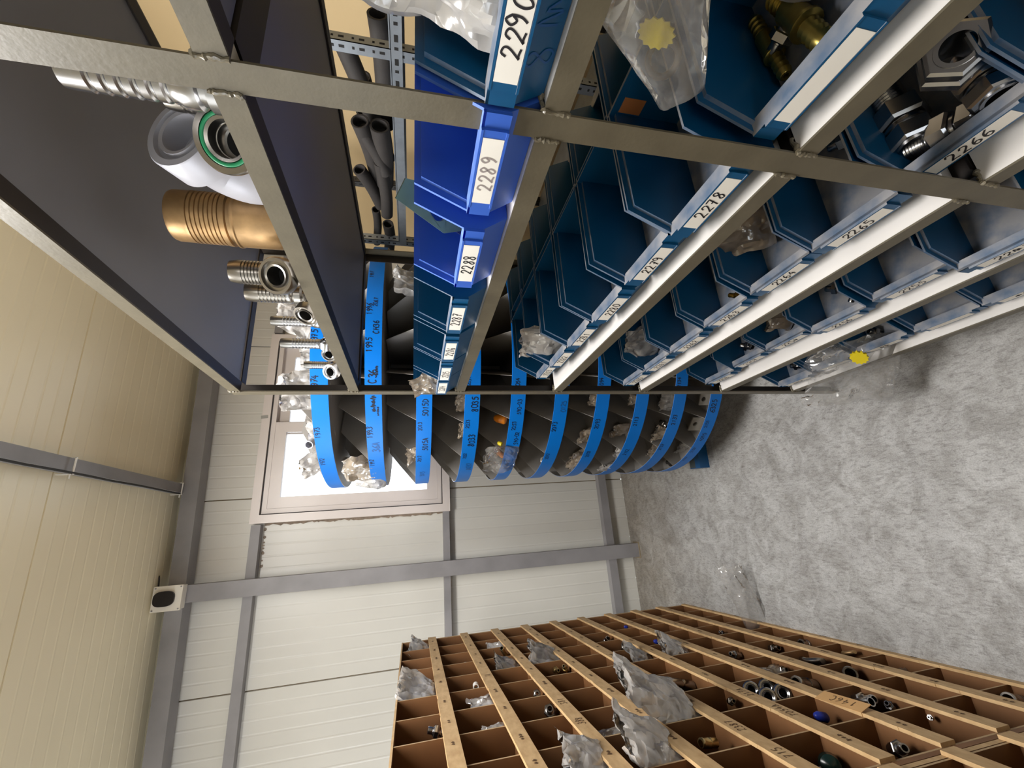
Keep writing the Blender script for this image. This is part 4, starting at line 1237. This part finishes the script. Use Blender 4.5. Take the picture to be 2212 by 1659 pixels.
def pig_unit(name, label, s_off, dz, texts, ncol=10):
    t = thing(name, label, 'pigeonhole unit', PG - FV * s_off + Vector((0, 0, dz)), YAW)
    Ltot = .03 + PITCH * ncol + .015
    top = H + .048
    def pb(nm, x0, x1, s0, s1, z0, z1, m='hardboard', e='hard_edge'):
        mb = MB(); mb.box(x0, x1, -s1, -s0, z0, z1)
        return mb.build(nm, M[m], t)
    mb = MB(); mb.box(-DEP, 0, -.012, .0, 0, top); mb.mi = [1 if i == 1 else 0 for i in range(6)]; mb.build('side_panel', [M['hardboard'], M['mdf']], t)
    mb = MB(); mb.box(-DEP, 0, -Ltot, -Ltot + .014, 0, top); mb.build('side_panel', M['hardboard'], t)
    mb = MB(); mb.box(-DEP, .001, -Ltot, 0, top, top + .006); mb.mi = [1 if i == 1 else 0 for i in range(6)]; mb.build('top_board', [M['hardboard'], M['mdf']], t)
    pb('back_panel', -DEP - .004, -DEP, 0, Ltot, 0, top + .006)
    pb('plinth', -DEP, -.004, .012, Ltot - .014, -dz if dz > 0 else 0, .012 if dz == 0 else 0.0)
    for j in range(ncol + 1):
        s = .03 + PITCH * j
        if j == 0: s = .016
        if j == ncol: s = Ltot - .017
        mb = MB(); mb.box(-DEP, -.0005, -s - .0025, -s + .0025, .012, top); mb.mi = [1 if i == 1 else 0 for i in range(6)]
        mb.build('divider', [M['hardboard'], M['hard_edge']], t)
    r = random.Random(int(s_off * 100) + 4)
    for k in range(1, 11):
        zt = strip_top(k)
        z0 = max(zt - .0415, .0)
        mb = MB(); mb.box(-DEP, 0, -Ltot + .014, -.012, zt - .030, zt - .024); mb.build('shelf', M['hardboard'], t)
        mb = MB(); n = 60
        ys = [-Ltot + (.016 if k < 10 else .0) + (Ltot - .016) * i / n for i in range(n + 1)]
        for i in range(n):
            c0 = r.uniform(0, .0022) if r.random() < .12 else 0
            mb.box(.0, .0085, ys[i], ys[i + 1], z0, zt - c0)
        st = mb.build('label_strip', M['mdf'], t)
        def mp(x, y, l, s=0, zz=0):
            return (.0091, -s + x, zz + y)
        for j in range(ncol):
            s = .03 + PITCH * (j + .5) + r.uniform(-.02, .02)
            tx = texts.get((k, j + 1))
            if tx is None: tx = r.choice(['%~', '~%~', '~~', '%~%', '~%'])
            hh = .021 if tx[0].isdigit() else .016
            x_ = writing(tx, hh, lambda a, b, c, s=s, zz=zt - .021: mp(a, b, c, s, zz), .11, seed=k * 20 + j, adv=.75)
            x_.build('handwriting', M['pencil'], st)
    return t


pig_unit('pigeonhole_unit', 'brown fibreboard pigeonhole unit with ten rows of cells facing the rack', 0, 0,
         {(4, 10): '678', (5, 9): '2387', (5, 10): '715', (6, 9): '7054A', (3, 7): '381', (3, 8): '388', (6, 8): '217A', (2, 5): '18'})
pig_unit('pigeonhole_unit', 'second brown pigeonhole unit cut by the lower corner of the view', 1.747, .030, {}, 6)


def pig_cell(px, py, inset=0.0):
    """cell behind a photo point: distance from the far end, height"""
    p0 = PG - NV * inset
    d = ray(px, py); t = p0.dot(NV) / d.dot(NV)
    p = d * t; s = -(Vector((p.x, p.y, 0)) - PG).dot(FV)
    return s, p.z + H


def pig_at(s, x, z):
    q = PG - FV * s + NV * x; return Vector((q.x, q.y, z))


G6 = 'plastic bags in the pigeonhole cells'
ROW = ['', 'top', 'second', 'third', 'fourth', 'fifth', 'sixth', 'seventh', 'eighth', 'ninth', 'bottom']
def auto_row(z):
    return max(1, min(10, int(math.floor((H - .082 - z) / .1715)) + 2))


def floor_z(k):
    return strip_top(k) - .024


BAGS = [  # px, row, x depth, w, h, d, material, extra words, lean forward
    ((903, 1408), 1, -.035, .15, .13, .06, 'bag', 'greyish bag'), ((908, 1518), 1, -.03, .15, .17, .05, 'bag_milky', 'pointed milky bag'),
    ((1013, 1440), 2, -.04, .09, .10, .04, 'bag', 'small clear bag'), ((1020, 1514), 2, -.03, .14, .09, .05, 'bag_milky', 'flattened milky bag'),
    ((1075, 1568), 2, -.03, .06, .07, .04, 'bag_milky', 'little milky bag'), ((1066, 1408), 3, -.03, .15, .085, .06, 'bag_milky', 'rolled milky bag'),
    ((1060, 1435), 3, -.06, .08, .08, .05, 'bag', 'crumpled grey bag'), ((1095, 1452), 3, -.03, .12, .13, .05, 'bag', 'upright dull bag'),
    ((1178, 1424), 4, -.02, .15, .155, .06, 'bag', 'tall shiny bag over brass fittings'), ((1232, 1588), 4, -.05, .08, .10, .05, 'bag_milky', 'leaning milky bag'),
    ((1225, 1638), 4, -.02, .16, .13, .08, 'bag_milky', 'bright folded bag'), ((1325, 1446), 5, -.03, .13, .13, .05, 'bag', 'dull grey bag'),
    ((1382, 1612), 5, -.01, .16, .16, .09, 'bag_milky', 'big whitish bag with a dark plug'), ((1372, 1420), 6, -.05, .12, .05, .05, 'bag_tan', 'low tan bag'),
    ((1480, 1545), 6, -.0, .17, .25, .09, 'bag_milky', 'longest milky bag'), ((1492, 1418), 7, -.02, .17, .15, .07, 'bag', 'tall clear bag of nuts'),
    ((1575, 1460), 7, -.04, .18, .08, .07, 'bag_tan', 'brownish crumpled bag'), ((1955, 1497), 9, -.05, .14, .08, .05, 'bag_tan', 'pointed greyish bag'),
]
cnt = {}
for i, (pp, k, x, w_, h_, d_, m, words) in enumerate(BAGS):
    s, z = pig_cell(pp[0], pp[1], -x)
    k = auto_row(z)
    j = max(1, min(10, int((s - .03) / PITCH) + 1))
    lo, hi = .03 + PITCH * (j - 1) + .012, .03 + PITCH * j - .012
    w_ = min(w_, hi - lo); s = min(max(s, lo + w_ / 2), hi - w_ / 2)
    base = pig_at(s, x - .02, floor_z(k) + .004)
    lean = -.25 if h_ > .125 else 0
    bag('plastic_bag', '%s, %s row, %s cell from far end' % (words, ROW[k], ORD[j]), base, w_, h_, d_, Vector((0, 0, 1)) + NV * (.35 if h_ > .125 else .05), NV - FV * .5, m, 61 + i, G6, crumple=1.0, lean=lean)
s, z = pig_cell(1682, 1330, -.02)
bag('plastic_bag', 'very clear bag sticking out of the bottom row over the floor', pig_at(s, -.012, floor_z(10) + .003), .13, .30, .04, NV * .88 + Vector((0, 0, .38)), Vector((0, 0, .8)) - FV * .6, 'bag_clear', 90, G6, crumple=.8)

G7 = 'metal fittings in the pigeonhole cells'
FITS = [  # px, row, kind, af, L, material, words, axis(s, x, z)
    ((942, 1580), 1, 'hex', .030, .05, 'zinc', 'bright hexagon fitting', (0, .3, 1)), ((1028, 1482), 2, 'cyl', .022, .03, 'tie', 'white sleeve', (1, 0, .1)),
    ((1100, 1410), 3, 'cyl', .020, .09, 'yellow_zinc', 'yellowish tube end', (.5, .5, .3)), ((1160, 1499), 3, 'hex', .024, .04, 'zinc', 'small bright fitting', (1, .4, .2)),
    ((1194, 1535), 3, 'hex', .034, .06, 'steel', 'dark shiny hexagon fitting', (.8, .5, .2)), ((1200, 1447), 4, 'hex', .022, .08, 'yellow_zinc', 'yellowish coupling', (1, .2, .0)),
    ((1228, 1444), 4, 'hex', .022, .05, 'yellow_zinc', 'short yellowish coupling', (.6, .6, .4)), ((1310, 1382), 5, 'cyl', .022, .05, 'zinc', 'silver sleeve', (1, .5, 0)),
    ((1351, 1398), 5, 'hex', .026, .05, 'steel', 'dark shiny fitting', (.8, .4, .2)), ((1418, 1386), 6, 'cap', .02, .03, 'blue_cap', 'blue plastic cap', (0, .2, 1)),
    ((1353, 1354), 6, 'cap', .016, .02, 'blue_cap', 'tiny blue plastic cap', (0, .2, 1)), ((1470, 1462), 6, 'cyl', .032, .12, 'steel', 'bagged steel tube', (.2, .3, 1)),
    ((1385, 1571), 5, 'cyl', .030, .05, 'primer', 'dark grey plug inside a bag', (.5, .3, .5)), ((1530, 1605), 5, 'cyl', .022, .05, 'yellow_zinc', 'yellowish tube tip', (.2, .2, 1)),
    ((1560, 1367), 8, 'hex', .018, .03, 'zinc', 'glinting small nut', (0, .4, 1)), ((1605, 1411), 8, 'hex', .026, .06, 'zinc', 'bright fitting', (.3, .3, 1)),
    ((1688, 1398), 9, 'hex', .030, .08, 'steel', 'long shiny coupling', (1, .3, .1)), ((1690, 1447), 8, 'hex', .022, .05, 'steel', 'brown-tinged fitting', (1, .3, .1)),
    ((1736, 1384), 10, 'cyl', .034, .05, 'zinc', 'grey steel sleeve', (.1, .2, 1)), ((1752, 1427), 9, 'swan', .020, .11, 'steel', 'bent polished tube', (1, .2, .2)),
    ((1748, 1475), 8, 'cyl', .040, .09, 'steel', 'steel hose end with a brass tip', (.2, .3, 1)), ((1832, 1410), 10, 'swan', .012, .07, 'copper', 'pair of bent brown tubes', (1, .3, .4)),
    ((1852, 1457), 9, 'cyl', .044, .07, 'steel', 'fat steel plug with a white tip', (.6, .4, .4)), ((1868, 1512), 8, 'hex', .036, .12, 'zinc', 'large mirror-bright coupling', (1, .4, .2)),
    ((1852, 1520), 8, 'cyl', .024, .11, 'zinc', 'slim mirror-bright tube', (1, .4, .1)), ((1925, 1524), 8, 'hex', .022, .03, 'zinc', 'white-faced square nut', (.2, .5, .6)),
    ((2206, 1510), 10, 'cyl', .036, .07, 'steel', 'steel tube at the near edge', (.1, .3, 1)), ((1940, 1618), 7, 'hex', .030, .06, 'zinc', 'greyish squared fitting', (.8, .4, .3)),
    ((1773, 1548), 7, 'cap', .024, .04, 'blue_cap', 'blue cap behind a tan card', (0, .3, 1)), ((2010, 1550), 9, 'hex', .012, .02, 'zinc', 'tiny bright nut', (.3, .3, 1)),
    ((1580, 1515), 6, 'hex', .020, .04, 'steel', 'small dark nut', (.8, .3, .2)),
]
for i, (pp, k, kind, af, L_, m, words, ax) in enumerate(FITS):
    ins = .010 + af * .62
    s, z = pig_cell(pp[0], pp[1], 0)
    k = auto_row(z)
    j = max(1, min(10, int((s - .03) / PITCH) + 1))
    s, z = pig_cell(pp[0], pp[1], ins)
    s = min(max(s, .03 + PITCH * (j - 1) + .02), .03 + PITCH * j - .02)
    axw = (-FV * -ax[0] * -1 + NV * ax[1] + Vector((0, 0, ax[2]))).normalized()
    up = abs(axw.z); half = up * L_ / 2 + math.sqrt(1 - up * up) * af * .58
    zz = max(floor_z(k) + half + .001, min(z, floor_z(k) + .08))
    q = pig_at(s, -ins, zz)
    lab = '%s, %s row, %s cell from far end' % (words, ROW[k], ORD[j])
    if kind == 'hex':
        small_fitting('pipe_fitting', lab, q, axw, af, L_, G7, m)
    elif kind == 'cyl':
        mb = MB(); r0 = af / 2
        mb.lathe([(r0 * .7, -L_ / 2), (r0 * .95, -L_ / 2), (r0, -L_ * .46), (r0, -L_ * .1), (r0 * .9, -L_ * .08), (r0 * .9, -L_ * .02), (r0, 0), (r0 * .94, L_ * .3), (r0, L_ * .32), (r0, L_ * .47), (r0 * .92, L_ / 2), (r0 * .7, L_ / 2), (r0 * .68, 0)], (0, 0, 0), axw, 24, close=False)
        tag(mb.build('tube_sleeve', M[m], loc=q), lab, 'sleeve', G7)
    elif kind == 'cap':
        capsule('plastic_stopper', lab, q, axw, af / 2, L_, m, 'cap', G7)
    else:
        side = axw.orthogonal().normalized(); mb = MB()
        mb.tube([axw * (L_ * (u - .5)) + Vector((0, 0, .012)) * math.sin(u * 5) for u in [v / 12 for v in range(13)]], [af / 2 * (1.25 if v in (0, 1, 3, 4) else 1) for v in range(13)], 14)
        tag(mb.build('bent_tube', M[m], loc=q), lab, 'tube', G7)
# four zinc rings stacked in the seventh row
for i, (px, py) in enumerate([(1624, 1491), (1658, 1486), (1692, 1497), (1660, 1506)]):
    s, z = pig_cell(px, py, .02); r0 = .025
    d = (NV * .35 - FV * .85 + Vector((0, 0, .35))).normalized()
    mb = MB(); mb.lathe([(r0 * .46, -.002), (r0 * .56, 0), (r0 * .62, -.002), (r0 * .72, 0), (r0 * .9, 0), (r0, -.003), (r0, -.026), (r0 * .42, -.027), (r0 * .42, -.004), (r0 * .46, -.002)], (0, 0, 0), d, 32, close=False)
    mb.lathe([(r0 * .5, -.02), (.0005, -.0201)], (0, 0, 0), d, 24, mi=1, close=False)
    tag(mb.build('zinc_ring', [M['zinc'], M['bore']], loc=pig_at(s, -.02, z)),
        ['leftmost zinc ring of the four in the seventh row', 'topmost zinc ring of the four in the seventh row', 'zinc ring at the near side of the four in the seventh row', 'lowest zinc ring of the four in the seventh row'][i], 'ring', 'zinc rings in a seventh-row cell')
# loose tan card with figures, laid over a strip
s, z = pig_cell(1795, 1535)
mb = MB(); mb.box(.010, .0115, -.062, .062, -.022, .022)
cd = mb.build('number_card', M['card'], loc=pig_at(s, .004, strip_top(7) - .012), rot=(.10, -.22, YAW)); tag(cd, 'loose tan card with a handwritten number on the seventh strip', 'card')
writing('146C', .022, lambda a, b, c: (.0119, a, b), .11, seed=4, adv=.8).build('handwriting', M['pencil'], cd)
# dark green stopper on a wire
s, z = pig_cell(1826, 1645, .05); q = pig_at(s, -.05, floor_z(6) + .03)
t = thing('stopper', 'dark green glossy stopper on a thin wire in the sixth row, nearest cell', 'stopper', q)
mb = MB(); mb.lathe([(.005, -.028), (.02, -.024), (.024, 0), (.02, .02), (.006, .028)], (0, 0, 0), (.3, -.6, .5), 24); mb.build('bulb', M['dark_green'], t)
mb = MB(); mb.tube([(0, 0, .02), (-.01, .03, .05), (-.02, .07, .08)], .0025, 8); mb.build('wire', M['zinc'], t)
# slim rod by the near strip
s, z = pig_cell(1650, 1645, .05); mb = MB(); mb.tube([(0, 0, 0), (.0, .05, .05)], .007, 10)
tag(mb.build('steel_rod', M['zinc'], loc=pig_at(s, -.05, floor_z(5) + .01)), 'thin bright rod leaning in the fifth row, nearest cell', 'rod')

# ================================================================== LIGHT, SKY, CAMERA
wd = bpy.data.worlds.new('sky'); bpy.context.scene.world = wd; wd.use_nodes = True
bg = wd.node_tree.nodes['Background']; bg.inputs['Color'].default_value = (0.86, 0.93, 1.0, 1); bg.inputs['Strength'].default_value = 3.0


def area(name, loc, target, sx, sy, power, col):
    l = bpy.data.lights.new(name, 'AREA'); l.shape = 'RECTANGLE'; l.size = sx; l.size_y = sy; l.energy = power; l.color = col
    o = bpy.data.objects.new(name, l); C.objects.link(o); o.location = loc
    o.rotation_euler = (Vector(target) - Vector(loc)).to_track_quat('-Z', 'Y').to_euler(); return o


area('ceiling_and_fill_light', (.04, 1.05, 3.02), (.0, 1.05, 0), .6, 1.5, 84, (1.0, .985, .965))
area('ceiling_and_fill_light', (-1.2, -2.8, 3.0), (-1.2, -2.8, 0), .4, 2.0, 27, (1.0, .98, .95))  # unseen fill light added behind the viewpoint for frontal brightness
area('side_window_light', (-3.9, 1.5, 2.3), (.4, 1.0, 1.2), 2.6, .95, 58, (.93, .96, 1.0))

cam = bpy.data.cameras.new('camera'); co = bpy.data.objects.new('camera', cam); C.objects.link(co)
cam.sensor_fit = 'HORIZONTAL'; cam.sensor_width = 36.0; cam.lens = F / 2212 * 36.0; cam.clip_start = .02
m = Matrix((RX, -RY, -RZ)).transposed().to_4x4(); m.translation = (0, 0, H); co.matrix_world = m
sc = bpy.context.scene; sc.camera = co
sc.view_settings.view_transform = 'Standard'; sc.view_settings.look = 'None'; sc.view_settings.gamma = 1; sc.view_settings.exposure = 0.12
sc.view_settings.use_curve_mapping = False
sc.cycles.max_bounces = 8; sc.cycles.transparent_max_bounces = 24; sc.cycles.diffuse_bounces = 5; sc.cycles.glossy_bounces = 4
sc.cycles.use_denoising = True; sc.cycles.sample_clamp_indirect = 6.0; sc.cycles.caustics_reflective = False; sc.cycles.caustics_refractive = False
